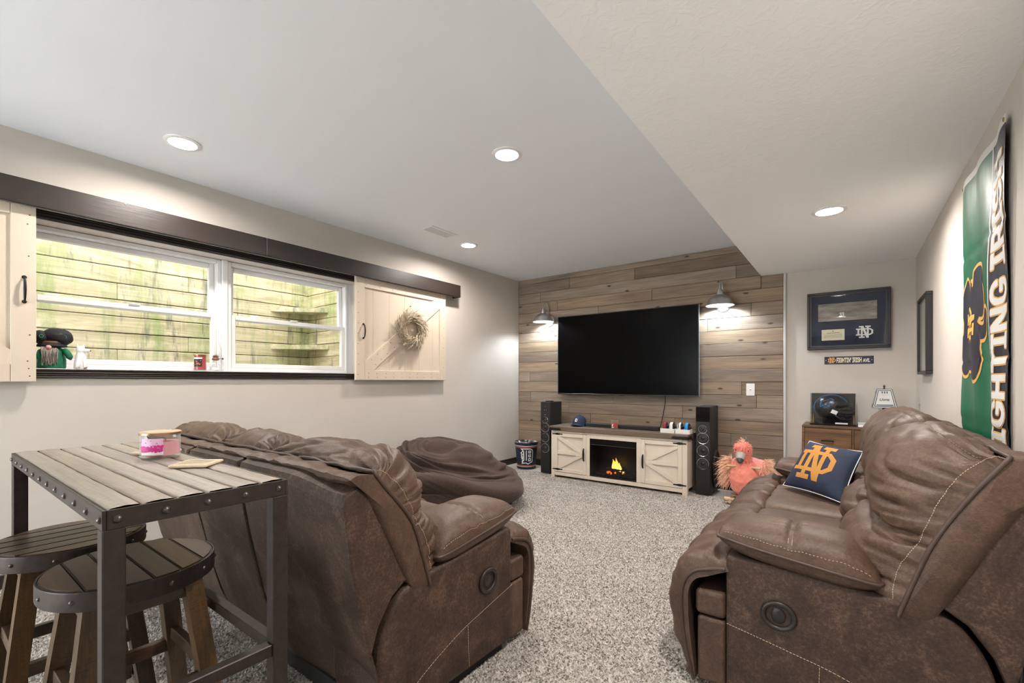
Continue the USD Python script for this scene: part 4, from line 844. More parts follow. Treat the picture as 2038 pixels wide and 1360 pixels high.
def log(p, q, r):
    P = np.linspace(0, 1, 14)[:, None] * (np.array(q) - np.array(p)) + np.array(p); P = P + .004 * (rng.random(P.shape) - .5)
    obj('log', tube(P, r * (1 + .25 * (rng.random(14) - .5)), 9), 'log_dark', fb, smooth=60)
fy = SY0 + .10; mx = (FXa + FXb) / 2
for p, q, r in (((mx - .16, fy + .02, .105), (mx + .05, fy - .02, .120), .019), ((mx - .03, fy - .03, .10), (mx + .20, fy + .02, .115), .020), ((mx - .11, fy - .02, .145), (mx + .10, fy + .03, .15), .016), ((mx + .08, fy - .02, .19), (mx + .16, fy + .02, .10), .014), ((mx - .15, fy + .04, .13), (mx - .05, fy + .05, .165), .016)): log(p, q, r)
obj('ash_bed', grid(np.stack([*(np.meshgrid(np.linspace(FXa + .02, FXb - .02, 40), np.linspace(SY0 + .02, SY0 + .19, 14), indexing='ij')), FZa + .013 + .022 * rng.random((40, 14))], -1)), 'log_dark', fb, smooth=False)
obj('ember', cat(*[tm(trimesh.creation.icosphere(1, .006 + .005 * rng.random()).apply_translation([mx - .1 + .2 * rng.random(), fy - .05 + .05 * rng.random(), .112 + .018 * rng.random()])) for _ in range(16)]), 'ember', fb, kind='stuff')
for k, (dx, w, h, z) in enumerate(((-.030, .030, .125, .158), (.006, .026, .145, .155), (.038, .024, .10, .150), (-.006, .018, .075, .17), (.075, .012, .045, .135), (-.01, .012, .03, .105))):
    t = np.linspace(0, 1, 16); rad = w * np.sin(PI * np.clip(t * .86 + .14, 0, 1)) ** 1.1 * (1 - .35 * t); P = np.column_stack([mx + dx + .012 * np.sin(4 * t + k) * t, np.full(16, fy + .004 * k), z - .02 + h * t])
    v, f = tube(P, np.maximum(rad, .0006), 10); v[:, 1] = fy + .004 * k + (v[:, 1] - fy - .004 * k) * .35
    g = obj('flame', (v - np.array([0, 0, 0]), f), 'flame', fb, smooth=60)
obj('log', tube([(mx - .03, fy - .035, .150), (mx + .05, fy - .030, .128), (mx + .10, fy - .025, .112)], .010, 8), 'log_dark', fb)

def tower(x0, x1, y0, y1, h, label, sub_side, top_panel):
    t = thing('tower_speaker', label, 'speaker', ((x0 + x1) / 2, (y0 + y1) / 2, 0)); xm = (x0 + x1) / 2
    obj('cabinet', box(x0, x1, y0 + .014, y1, .006, h, .006), 'speaker_vinyl', t)
    obj('front_baffle', box(x0 + .001, x1 - .001, y0, y0 + .0138, .010, h - .002, .003), 'black_satin', t)
    if top_panel: obj('display_panel', box(x0 + .004, x1 - .004, y0 - .0025, y0, h - .145, h - .006, .001), 'black_gloss', t)
    else:
        for dx, z in ((0, h - .055), (-.012, h - .095), (.014, h - .095), (-.008, h - .150), (.008, h - .150)): obj('indicator', place(lathe([(1e-4, .002), (.004, .0015), (.005, 0)], n=12), (xm + dx, y0, z), (1, 0, 0), (0, 0, 1), (0, -1, 0)), 'chrome', t)
    for r, z in ((.040, .634), (.056, .547), (.056, .428), (.056, .305)):
        pl = lambda prof: place(lathe(prof, n=40), (xm, y0, z), (1, 0, 0), (0, 0, 1), (0, -1, 0))
        d = obj('driver', pl([(r * .90, .003), (r * .78, .004), (r * .70, -.002), (r * .36, -.006), (r * .34, -.001)]), 'cone_rubber', t, smooth=50)
        obj('driver_ring', pl([(r * .90, .001), (r * .91, .005), (r * .97, .0055), (r, .003), (r, .0)]), 'chrome', d, smooth=50)
        obj('cone', pl([(r * .70, .0), (r * .64, .001), (r * .36, .0005)]), 'cone_metal', d, smooth=50)
        obj('dust_cap', pl([(1e-4, .008), (r * .16, .0065), (r * .28, .002), (r * .34, -.001)]), 'black_satin', d, smooth=50)
    if sub_side:
        P = [(y1 - y0) / 2 + y0 + .025, .215]
        pl = lambda prof: (lambda m: (m[0] * np.array([1, .105 / .19 * 1.25, 1]) + np.array([x1, P[0], .235]), m[1]))((lathe(prof, n=44)[0][:, [2, 0, 1]], lathe(prof, n=44)[1]))
        w = obj('woofer', pl([(.185, 0), (.190, .012), (.180, .022), (.165, .020), (.160, .012), (.10, .004), (.06, .004), (1e-4, .010)]), 'cone_rubber', t, smooth=50)
    for a, b in ((x0 + .015, y0 + .03), (x1 - .015, y0 + .03), (x0 + .015, y1 - .03), (x1 - .015, y1 - .03)): obj('foot', cyl((a, b, 0), (a, b, .0065), .010, .008, 12), 'chrome', t)
    return t
tower(-2.937, -2.806, 4.530, 4.80, .848, 'black tower speaker left of the fireplace console, beside the waste bin', False, False)
tower(-1.182, -1.050, 4.560, 4.885, .850, 'black tower speaker right of the console with a round woofer on its side', True, True)
obj('remote_control', rbox(-2.915, -2.835, 4.60, 4.66, .8482, .860, .005), 'black_satin', None, 'flat black box lying on top of the left tower speaker', 'remote')
sb = thing('soundbar', 'long low black soundbar lying on the console under the television', 'soundbar', (-1.95, 4.63, .585))
obj('bar_body', rbox(-2.372, -1.548, 4.575, 4.655, .5852, .626, .008), 'black_satin', sb)
obj('grille', box(-2.360, -1.560, 4.5728, 4.576, .590, .621), 'black_matte', sb)
# ball cap
cp = np.array([-2.455, 4.60, .5855])
cp[2] += .001; bc = thing('baseball_cap', 'navy baseball cap with a white letter on the console, left of the soundbar', 'cap', cp)
th, ph = np.meshgrid(np.linspace(0, PI / 2, 22), np.linspace(0, 2 * PI, 40, endpoint=False), indexing='ij')
capf = lambda th, ph, o=0: np.stack([(.078 + o) * np.sin(th) ** .9 * np.cos(ph), (.092 + o) * np.sin(th) ** .9 * np.sin(ph), .006 + (.112 + o) * np.cos(th) ** .8 * (1 - .10 * (np.sin(ph) > 0) * 0)], -1)
obj('crown', grid(capf(th, ph) , wrap_v=True), 'navy_cloth', bc, local=True, smooth=True)
bx, br_ = np.meshgrid(np.linspace(-1, 1, 24), np.linspace(0, 1, 8), indexing='ij')
brim = lambda o: np.stack([.076 * bx, -.070 * np.sqrt(np.clip(1 - (bx * .97) ** 2, 0, 1)) - br_ * .070 * np.sqrt(np.clip(1 - np.abs(bx * .98) ** 2.6, 0, 1)), .026 - .014 * bx ** 2 * (1 + .2 * br_) - .006 * br_ + o], -1)
obj('brim', cat(grid(brim(.0015)), grid(brim(-.0015), flip=True)), 'navy_cloth', bc, local=True, smooth=60)
obj('button', tm(trimesh.creation.icosphere(2, .006).apply_translation([0, 0, .119])), 'navy_cloth', bc, local=True)
def on_cap(shape):
    v, f = dense(prism(shape, .0012), .005); p_ = -PI / 2 + v[:, 0] / .085; t_ = PI / 2 - v[:, 1] / .115
    return capf(t_, p_, .0008 + 0) + (v[:, 2] * 1.0)[:, None] * np.stack([np.cos(p_), np.sin(p_), 0 * p_], -1), f
Dold = unary_union([Polygon([(0, 0), (.55, 0), (.9, .2), (1, .5), (.9, .8), (.55, 1), (-.12, 1), (0, .86)]).difference(Polygon([(.22, .13), (.5, .13), (.74, .28), (.8, .5), (.74, .72), (.5, .87), (.22, .87)])), sbox(.42, .05, .52, .95), Polygon([(-.16, .62), (.05, .50), (.05, .40), (-.10, .46)]), Polygon([(-.14, .34), (.05, .24), (.05, .14), (-.1, .2)])])
obj('letter', on_cap(fit(Dold, -.020, .020, .036, .082)), 'white_print', bc, local=True, smooth=False)
def red_extra(j, r, h):
    obj('rim', lathe([(r - .002, h - .002), (r + .0005, h - .002), (r + .0005, h + .002), (r - .002, h + .002)], n=40), 'copper', j, local=True)
    a = -PI / 2 - .2
    obj('label', wrap_shape(unary_union([sbox(-.012, -.022, .012, -.012), Point(-.002, .002).buffer(.008), sbox(-.008, .012, .010, .018)]), r + .0006, a, .038, .0006), 'cream_paper', j, local=True, smooth=False)
candle_jar('jar_candle', 'red jar candle standing on the console in front of the soundbar', (-1.99, 4.508, .5855), .036, .105, 'red_wax', .066, red_extra)
# plain trays with domed gadgets of unknown kind
def tray(x, y, lab):
    t = thing('charging_tray', lab, 'tray', (x, y, .5855))
    o = sbox(-.057, -.040, .057, .040).buffer(.012); i = o.buffer(-.006)
    obj('tray_base', prism(o, .006), 'white_plastic', t, local=True); v, f = prism(o.difference(i), .036); obj('tray_rim', (v + np.array([0, 0, .006]), f), 'white_plastic', t, local=True)
tray(-1.428, 4.525, 'white tray on the console holding a burgundy and a white gadget'); tray(-1.283, 4.525, 'white tray at the right end of the console with a blue gadget')
def gadget(x, y, col, lab, stripe=None):
    g = thing('game_controller', lab, 'gadget', (x, y, .5921), 'domed gadgets in the white trays')
    prof = spline([(.001, .098), (.015, .096), (.027, .080), (.031, .055), (.030, .025), (.027, .002), (.001, .0)], 26); v, f = lathe(prof, n=28)
    v[:, 1] *= 1.05; v[:, 0] *= .90; back = v[:, 0] > .010
    fa = back[f].all(1)
    obj('shell', (v, f[~fa]), col, g, local=True, smooth=60); obj('face', (v * np.array([.985, 1, 1]), f[fa]), 'black_satin', g, local=True, smooth=60)
    for dy, z in ((-.014, .060), (.012, .045)): obj('stick', cyl((.024, dy, z), (.036, dy, z + .004), .008, .009, 12), 'dark_grey', g, local=True)
    if stripe:
        a = np.linspace(-.3, PI + .3, 20); obj('stripe', tube([(-.004 - .026 * math.cos(t) * .2, -.031 * math.cos(t), .058 + .041 * max(math.sin(t), -.3)) for t in a], .004, 8), 'black_satin', g, local=True)
gadget(-1.460, 4.525, 'burgundy', 'burgundy domed gadget with dark face, leftmost in the white trays'); gadget(-1.394, 4.525, 'white_plastic', 'plain white domed gadget in the left white tray')
gadget(-1.317, 4.525, 'white_plastic', 'white domed gadget with black stripe in the right white tray', True); gadget(-1.249, 4.525, 'sky_blue', 'bright blue domed gadget with dark face, rightmost in the white trays')

# wall sconces
def sconce(x, lab):
    yw = YD - .0215; s = thing('wall_sconce', lab, 'wall light', (x, yw, 1.86), 'sconces beside the television')
    obj('back_plate', place(lathe([(1e-4, .020), (.045, .018), (.066, .010), (.073, 0)], n=40), (x, yw, 1.858), (1, 0, 0), (0, 0, 1), (0, -1, 0)), 'galvanised', s, smooth=50)
    ys = yw - .155
    obj('gooseneck', tube(spline([(x, yw - .014, 1.885), (x, yw - .035, 1.93), (x, yw - .040, 2.02), (x, yw - .062, 2.075), (x, yw - .098, 2.092), (x, ys + .020, 2.075), (x, ys, 2.03), (x, ys, 1.99)], 40), .0065, 10), 'galvanised', s)
    R = .129
    pr = [(.0005, 2.006), (.014, 2.005), (.022, 1.998), (.032, 1.955), (.036, 1.940), (.060, 1.928), (.095, 1.905), (.112, 1.878), (.124, 1.848), (R, 1.838)]
    sh = obj('shade', lathe(spline(pr, 30), (x, ys, 0), 44, flip=True), 'galvanised', s, smooth=60)
    obj('shade_lining', lathe(spline([(a - .003, b - .002) for a, b in pr[3:]], 24), (x, ys, 0), 44), 'shade_white', sh, smooth=60)
    obj('shade_rim', tube([(x + R * math.cos(a), ys + R * math.sin(a), 1.838) for a in np.linspace(0, 2 * PI, 44, endpoint=False)], .003, 6, True), 'galvanised', sh)
    obj('bulb', cat(tm(trimesh.creation.icosphere(3, .026).apply_translation([x, ys, 1.898])), cyl((x, ys, 1.91), (x, ys, 1.935), .020, .016, 16)), 'bulb_glow', s, smooth=60)
sconce(-3.075, 'galvanised gooseneck barn light left of the television'); sconce(-1.017, 'galvanised gooseneck barn light right of the television')
sw = thing('light_switch', 'single white toggle switch plate on the planks right of the television', 'switch', (-.771, YD - .021, 1.01))
obj('switch_plate', box(-.809, -.733, YD - .0275, YD - .021, .951, 1.069, .002), 'white_plastic', sw); obj('toggle', beam((-.771, YD - .027, 1.008), (-.771, YD - .042, 1.018), .009, .012, (1, 0, 0), .002), 'white_plastic', sw)

# waste bin with an old-english D
wb = np.array([-3.262, 4.700, 0.]); wbt = thing('waste_bin', 'navy metal waste bin with a white gothic letter D in the corner', 'waste bin', wb)
rz_ = lambda z: .112 + (.145 - .112) * z / .335
obj('body', lathe([(1e-4, .004), (rz_(0) - .004, .004), (rz_(.03), .03), (rz_(.30), .30), (rz_(.30) - .004, .30), (rz_(.03) - .004, .03), (1e-4, .012)], n=56), 'navy', wbt, local=True, smooth=50)
def band(a, b, m, e=.001, nm='band'): obj(nm, lathe([(rz_(a), a), (rz_(a) + e, a), (rz_(b) + e, b), (rz_(b), b)], n=56), m, wbt, local=True)
band(.0, .028, 'navy', .004, 'foot_rim'); band(.033, .039, 'white_print'); band(.041, .055, 'orange_print'); band(.268, .286, 'orange_print'); band(.288, .296, 'white_print'); band(.300, .335, 'navy', .004, 'top_rim')
obj('rim_roll', tube([((rz_(.335) + .001) * math.cos(a), (rz_(.335) + .001) * math.sin(a), .335) for a in np.linspace(0, 2 * PI, 48, endpoint=False)], .005, 8, True), 'chrome', wbt, local=True)
obj('inside', lathe([(rz_(.30) - .003, .30), (rz_(.335) - .003, .333)], n=56, flip=True), 'chrome', wbt, local=True)
ol = Polygon([(.05, 1.), (.78, 1.), (.95, .93), (1., .80), (1., .14), (.86, .10), (.62, .0), (.45, .07), (.08, .03), (.14, .10), (.17, .17), (.08, .16), (.15, .24), (.17, .33), (.05, .32), (.15, .42), (.02, .44), (.14, .52), (.04, .58), (.15, .64), (.02, .70), (.22, .86)])
Dg = unary_union([ol.difference(ol.buffer(-.055, join_style=2)), Polygon([(.26, .80), (.33, .86), (.33, .26), (.18, .14), (.12, .13), (.26, .30)]), sbox(.46, .24, .52, .88), *[sbox(a, b, c, d).difference(sbox(a + .06, b + .045, c - .06, d - .045)) for a, b, c, d in ((.64, .70, .84, .87), (.64, .46, .84, .63), (.64, .20, .84, .39))]])
am = math.atan2(-wb[1], -wb[0]); v, f = dense(prism(fit(Dg, -.082, .082, .064, .262), .0014), .012); r_ = rz_(v[:, 1]) + v[:, 2]; a = am + .03 + v[:, 0] / .13
obj('letter', (np.column_stack([r_ * np.cos(a), r_ * np.sin(a), v[:, 1]]), f), 'white_print', wbt, local=True, smooth=False)

# ------------------------------------------------------------------ flamingo rocker
fl = thing('flamingo_rocker', 'pink plush flamingo rocking toy standing by the plank wall', 'rocking toy', (-.735, 4.46, 0))
sph = lambda c, r, sub=4: (np.array(trimesh.creation.icosphere(sub).vertices) * np.array(r) + np.array(c), np.array(trimesh.creation.icosphere(sub).faces))
def lumpy(m, amp, sc, seed):
    v, f = m; t = trimesh.Trimesh(v, f, process=False); return v + np.array(t.vertex_normals) * (amp * bumpy(v, sc, seed, 3))[:, None], f
bx_ = -.742
# body: an egg that narrows into the neck, one surface
cen = spline([(bx_, 4.50, .062), (bx_, 4.49, .13), (bx_, 4.485, .22), (bx_, 4.475, .30), (bx_, 4.465, .36), (bx_ - .004, 4.45, .41), (bx_ - .006, 4.44, .46), (bx_ - .008, 4.435, .51), (bx_ - .006, 4.44, .556)], 60)
rad = np.interp(np.linspace(0, 1, 60), [0, .03, .12, .25, .38, .5, .60, .70, .80, .90, .97, 1], [.012, .055, .108, .128, .110, .080, .056, .049, .058, .062, .034, .006])
v, f = tube(cen, rad, 40); obj('body', lumpy((v, f), .010, 40, 3), 'pink_plush', fl, smooth=True)
obj('rear_body', lumpy(sph((bx_ + .035, 4.60, .235), (.165, .14, .165)), .010, 30, 5), 'pink_light', fl, smooth=True)
for sx in (-1, 1): obj('back_panel', lumpy(sph((bx_ + .02 + sx * .085, 4.545, .285), (.082, .05, .115)), .008, 40, 8), 'pink_light', fl, smooth=True)
bk = np.array([bx_ - .018, 4.372, .425])
obj('beak', place(lathe(spline([(.001, .075), (.024, .068), (.034, .040), (.036, .0), (.001, -.004)], 20), n=24), bk + np.array([0, .03, .03]), (1, 0, 0), (0, .75, -.66), (0, -.66, -.75)), 'beak_grey', fl, smooth=60)
obj('beak_tip', place(lathe(spline([(.001, .102), (.016, .092), (.0255, .072), (.0275, .060), (.001, .058)], 18), n=24), bk + np.array([0, .03, .03]), (1, 0, 0), (0, .75, -.66), (0, -.66, -.75)), 'beak_dark', fl, smooth=60)
for sx in (-1, 1): obj('eye', sph((bx_ - .006 + sx * .048, 4.400, .485), (.008, .006, .008), 2), 'black_gloss', fl)
for sx in (-1, 1): obj('grip', cyl((bx_ + sx * .05, 4.42, .338), (bx_ + sx * .135, 4.405, .338), .0105, .0115, 14), 'rocker_wood', fl)
def strands(name, roots, dirs, lens, w, matn, droop=.35, n=6):
    pts, cnt = [], []
    for p, d, L in zip(roots, dirs, lens):
        d = d / np.linalg.norm(d); side = np.array([rng.normal(), rng.normal(), rng.normal()]) * .16
        for t in np.linspace(0, 1, n): pts.append(p + d * L * t + side * L * t * t + np.array([0, 0, -droop * L * t * t]))
        cnt.append(n)
    p_ = path_for(fl.path, name); c = UsdGeom.BasisCurves.Define(stage, p_); c.CreateTypeAttr('linear')
    P = np.array(pts) - fl.loc
    c.CreatePointsAttr(Vt.Vec3fArray.FromNumpy(P.astype(np.float32))); c.CreateCurveVertexCountsAttr(Vt.IntArray(cnt))
    W = np.tile(np.linspace(1, .25, n), len(cnt)) * w; c.CreateWidthsAttr(Vt.FloatArray.FromNumpy(W.astype(np.float32))); c.SetWidthsInterpolation('vertex')
    UsdShade.MaterialBindingAPI.Apply(c.GetPrim()).Bind(UsdShade.Material.Get(stage, '/World/Looks/' + matn)); c.GetPrim().SetCustomDataByKey('kind', 'stuff')
for sx in (-1, 1):
    wc_ = np.array([bx_ + .014 + sx * .138, 4.54, .290]); obj('wing', lumpy(sph(wc_, (.034, .050, .092), 3), .012, 30, 9), 'pink_fur', fl, smooth=True)
    N = 900; u = rng.normal(size=(N, 3)); u /= np.linalg.norm(u, axis=1, keepdims=True)
    d = u * .6 + np.array([sx * .75, -.25, .15]) + .25 * rng.normal(size=(N, 3))
    strands('wing_fur', wc_ + u * np.array([.033, .048, .090]), d, .040 + .065 * rng.random(N), .0046, 'pink_fur', .55)
N = 1500; k = rng.integers(34, 58, N); a = rng.random(N) * 2 * PI; u = np.column_stack([np.cos(a), np.sin(a), .5 * rng.normal(size=N)])
strands('head_curls', cen[k] + u * (rad[k] * .95)[:, None] * np.array([1, 1, .2]), u + .7 * rng.normal(size=(N, 3)), .012 + .014 * rng.random(N), .0050, 'pink_curl', .5)
N = 60; strands('head_tuft', np.array([bx_ - .006, 4.44, .552]) + .012 * rng.normal(size=(N, 3)), np.array([-.5, 0, .8]) + .5 * rng.normal(size=(N, 3)), .03 + .02 * rng.random(N), .0036, 'pink_fur')
for sx in (-1, 1):
    P = np.array([(bx_ + .02 + sx * .115, y, .020 + .32 * (y - 4.56) ** 2) for y in np.linspace(4.33, 4.80, 18)])
    v, f = tube(P, .018, 4); obj('runner', v_ if False else (v, f), 'rocker_wood', fl, smooth=False)
for y in (4.37, 4.54, 4.70): obj('crossbar', box(bx_ + .02 - .145, bx_ + .02 + .145, y - .026, y + .026, .042, .060, .004), 'rocker_wood', fl)
for sx in (-1, 1): obj('foot_peg', cyl((bx_ + .02 + sx * .115, 4.37, .050), (bx_ + .02 + sx * .165, 4.365, .050), .018, .020, 16), 'rocker_wood', fl)
obj('seat_block', box(bx_ - .03, bx_ + .07, 4.42, 4.64, .060, .085, .004), 'rocker_wood', fl)

# ------------------------------------------------------------------ right-hand corner: frames, sign, dresser, flag
def framed(node, x0, x1, z0, z1, yb, yf, w, mat_, nm='frame'):
    return obj(nm, cat(box(x0, x1, yf, yb, z1 - w, z1, .003), box(x0, x1, yf, yb, z0, z0 + w, .003), box(x0, x0 + w, yf, yb, z0 + w, z1 - w, .003), box(x1 - w, x1, yf, yb, z0 + w, z1 - w, .003)), mat_, node, smooth=False)
MG = monogram()
xz = lambda m, x, y, z: place(m, (x, y, z), (1, 0, 0), (0, 0, 1), (0, -1, 0))
sx0, sx1, sz0, sz1 = -.303, .284, 1.376, 1.885
sh = thing('shadow_box', 'black framed shadow box on the wall with wooden board, certificate and white letters', 'shadow box', (-.01, YD, sz0))
framed(sh, sx0, sx1, sz0, sz1, YD - .001, YD - .060, .020, 'black_satin')
obj('frame_lip', cat(box(sx0 + .02, sx1 - .02, YD - .055, YD - .050, sz1 - .034, sz1 - .02), box(sx0 + .02, sx1 - .02, YD - .055, YD - .050, sz0 + .02, sz0 + .034), box(sx0 + .02, sx0 + .034, YD - .055, YD - .050, sz0 + .034, sz1 - .034), box(sx1 - .034, sx1 - .02, YD - .055, YD - .050, sz0 + .034, sz1 - .034)), 'charcoal', sh)
obj('backing', box(sx0 + .02, sx1 - .02, YD - .006, YD - .001, sz0 + .02, sz1 - .02), 'navy_cloth', sh)
obj('matting', xz(prism(Polygon([(-.21, sz0 + .035), (.245, sz0 + .035), (.20, sz1 - .10), (-.18, sz1 - .10)]), .004), 0, YD - .006, 0), 'pillow_cloth', sh)
obj('relic_board', box(-.222, .196, YD - .030, YD - .011, 1.628, 1.785, .003), 'weathered', sh)
obj('board_number', xz(prism(fit(text_shape('33', .03, 6), -.065, -.030, 1.66, 1.70), .0008), 0, YD - .030, 0), 'white_print', sh)
for x, z in ((-.185, 1.765), (.165, 1.765), (-.195, 1.648), (.168, 1.650)): obj('bolt', xz(lathe([(1e-4, .003), (.006, .002), (.007, 0)], n=12), x, YD - .030, z), 'ink', sh)
ct = obj('certificate', box(-.196, -.028, YD - .014, YD - .0105, 1.458, 1.555), 'cream_paper', sh)
obj('certificate_text', xz(prism(unary_union([sbox(-.158, 1.522, -.066, 1.526), *[sbox(-.176, z, -.046, z + .0018) for z in (1.512, 1.504, 1.497, 1.490, 1.483)], Point(-.112, 1.540).buffer(.005)]), .0004), 0, YD - .014, 0), 'ink', ct, smooth=False)
obj('letters', xz(prism(fit(MG, .052, .170, 1.468, 1.572), .004), 0, YD - .011, 0), 'white_print', sh, smooth=False)
obj('glass', box(sx0 + .03, sx1 - .03, YD - .0505, YD - .0485, sz0 + .03, sz1 - .03), 'case_glass', sh)
sg = thing('street_sign', 'small navy street sign with gold letters under the shadow box', 'sign', (0, YD, 1.244))
obj('sign_plate', xz(prism(sbox(-.170, 1.249, .169, 1.307).buffer(.005), .003), 0, YD - .001, 0), 'navy', sg, smooth=False)
obj('sign_emblem', xz(prism(fit(MG, -.152, -.092, 1.254, 1.303), .0008), 0, YD - .004, 0), 'gold_print', sg, smooth=False)
obj('sign_words', xz(prism(fit(text_shape("FIGHTIN' IRISH", .05, 5), -.086, .092, 1.256, 1.302), .0008), 0, YD - .004, 0), 'cream_paper', sg, smooth=False, kind='stuff')
obj('sign_words', xz(prism(fit(text_shape('AVE.', .05, 5), .100, .150, 1.258, 1.290), .0008), 0, YD - .004, 0), 'cream_paper', sg, smooth=False, kind='stuff')
for x in (-.163, .161): obj('screw', xz(lathe([(1e-4, .0015), (.003, .001), (.0035, 0)], n=10), x, YD - .004, 1.279), 'white_print', sg)
# frame seen edge-on
yz = lambda m, x: place(m, (x, 0, 0), (0, -1, 0), (0, 0, 1), (-1, 0, 0))
ef = thing('picture_frame', 'narrow black picture frame seen edge-on on the right wall', 'picture frame', (XR, 4.28, 1.14))
fy0, fy1, fz0, fz1 = 4.045, 4.515, 1.142, 1.690
obj('frame', cat(box(XR - .036, XR - .001, fy0, fy1, fz1 - .022, fz1, .002), box(XR - .036, XR - .001, fy0, fy1, fz0, fz0 + .022, .002), box(XR - .036, XR - .001, fy0, fy0 + .022, fz0 + .022, fz1 - .022, .002), box(XR - .036, XR - .001, fy1 - .022, fy1, fz0 + .022, fz1 - .022, .002)), 'black_satin', ef, smooth=False)
obj('picture', box(XR - .010, XR - .002, fy0 + .02, fy1 - .02, fz0 + .02, fz1 - .02), 'picture_art', ef); obj('glass', box(XR - .028, XR - .026, fy0 + .02, fy1 - .02, fz0 + .02, fz1 - .02), 'case_glass', ef)
# dresser
dr = thing('dresser', 'rustic brown wooden dresser with black handles in the far right corner', 'dresser', (.05, 4.77, 0))
dx0, dx1, dy0, dy1, dh = -.318, .408, 4.560, 4.955, .722
obj('top_panel', box(dx0, dx1, dy0 - .004, dy1, dh - .018, dh, .002), 'dresser_wood', dr)
for x in (dx0, dx1 - .018): obj('side_panel', box(x, x + .018, dy0, dy1, .03, dh - .018, .001), 'dresser_wood', dr)
obj('back_panel', box(dx0 + .018, dx1 - .018, dy1 - .008, dy1, .03, dh - .018), 'dresser_wood', dr); obj('divider', box(.020, .036, dy0 + .001, dy1 - .01, .03, dh - .019), 'dresser_wood', dr)
obj('plinth', box(dx0 + .02, dx1 - .02, dy0 + .02, dy1 - .02, 0, .03), 'black_matte', dr)
for a, b in ((dx0 + .020, .0185), (.0375, dx1 - .020)):
    for k in range(3 if a < 0 else 1):
        hh = (dh - .018 - .034) / 3; z1 = dh - .021 - k * hh; z0 = z1 - hh + .004 if a < 0 else .034
        w = obj('drawer' if a < 0 else 'door', box(a, b, dy0 + .001, dy0 + .018, z0, z1, .0015), 'dresser_wood', dr)
        xm = (a + b) / 2; zz = (z0 + z1) / 2 + .01
        if a < 0: obj('handle', cat(box(xm - .042, xm + .042, dy0 - .022, dy0 - .016, zz - .005, zz + .005, .001), box(xm - .040, xm - .034, dy0 - .018, dy0 + .002, zz - .004, zz + .004), box(xm + .034, xm + .040, dy0 - .018, dy0 + .002, zz - .004, zz + .004)), 'black_metal', w)
        else: obj('handle', box(a + .015, a + .023, dy0 - .02, dy0 + .002, .40, .50, .001), 'black_metal', w)
obj('white_board', box(.062, .404, 4.585, 4.94, dh + .0005, dh + .016, .003), 'white_paint', None, 'flat white board lying on the dresser under the small lamp', 'board')
# helmet in its case
hx0, hx1, hy0, hy1, hz0, hz1 = -.262, .048, 4.625, 4.845, dh, dh + .268
hc = thing('display_case', 'clear mirrored display case with a helmet inside, standing on the dresser', 'display case', ((hx0 + hx1) / 2, (hy0 + hy1) / 2, hz0))
obj('case_base', box(hx0 - .004, hx1 + .004, hy0 - .004, hy1 + .004, hz0 + .0005, hz0 + .014, .002), 'black_gloss', hc)
obj('mirror_back', box(hx0, hx1, hy1 - .004, hy1, hz0 + .014, hz1), 'mirror', hc)
for nm, m in (('glass_front', box(hx0, hx1, hy0, hy0 + .003, hz0 + .014, hz1)), ('glass_side', box(hx0, hx0 + .003, hy0 + .003, hy1 - .004, hz0 + .014, hz1)), ('glass_side', box(hx1 - .003, hx1, hy0 + .003, hy1 - .004, hz0 + .014, hz1)), ('glass_top', box(hx0 + .003, hx1 - .003, hy0 + .003, hy1 - .004, hz1 - .003, hz1))): obj(nm, m, 'case_glass', hc)
for x in (hx0 + .0015, hx1 - .0015): obj('glass_edge', cyl((x, hy0 + .001, hz0 + .014), (x, hy0 + .001, hz1), .002, .002, 6), 'chrome', hc)
obj('name_plate', box(-.09, -.005, hy0 + .012, hy0 + .016, hz0 + .014, hz0 + .026), 'white_print', hc)
for x in (hx0 + .012, hx1 - .012): obj('corner_post', cyl((x, hy1 - .016, hz0 + .014), (x, hy1 - .016, hz0 + .075), .007, .005, 10), 'brass', hc)
HC = np.array([-.118, 4.735, hz0 + .144])
hm = thing('football_helmet', 'black football helmet with a blue lion outline inside the display case', 'helmet', (HC[0], HC[1], hz0 + .0145))
def hell(th, ph, o=0.):       # th from the crown, ph round; face towards +x
    r = np.array([.122 + o, .088 + o, .112 + o]); return np.stack([r[0] * np.sin(th) * np.cos(ph), r[1] * np.sin(th) * np.sin(ph), r[2] * np.cos(th)], -1) + HC
th, ph = np.meshgrid(np.linspace(.001, PI, 64), np.linspace(-PI, PI, 96), indexing='ij')
P = hell(th, ph); u = (P - HC)
v, f = grid(P); cu = (v - HC)[f].mean(1)
keep = ~((cu[:, 0] > .035) & (cu[:, 2] < .028)) & (cu[:, 2] > -.088 + .012 * (cu[:, 0] < 0)) | ((cu[:, 0] <= .072) & (cu[:, 0] > -.02) & (cu[:, 2] < .0) & (cu[:, 2] > -.098) & (np.abs(cu[:, 1]) > .045))
obj('shell', (v, f[keep]), 'helmet_black', hm, smooth=True)
v2, f2 = grid(hell(th, ph, -.006), flip=True); obj('padding', (v2, f2[keep]), 'black_matte', hm, smooth=True)
for dy in (-.016, .016): obj('stripe', tube([hell(np.array(t), np.array(p_), .0005) + np.array([0, dy * .6, 0]) for t, p_ in [(1.15 - .12 * k, 0.) for k in range(10)] + [(.07 + .12 * k, PI) for k in range(14)]], .0032, 6), 'helmet_blue', hm)
lion = np.array([(-1., -.05), (-.9, .25), (-.62, .42), (-.35, .52), (-.05, .62), (.25, .75), (.45, .98), (.72, .95), (1., .72), (.92, .52), (.66, .42), (.85, .22), (1.05, .10), (.98, -.05), (.62, .05), (.40, -.02), (.30, -.35), (.45, -.62), (.28, -.72), (.08, -.42), (-.10, -.30), (-.28, -.52), (-.22, -.95), (-.42, -.98), (-.50, -.55), (-.72, -.35), (-.80, -.72), (-1.0, -.60), (-.92, -.28)])
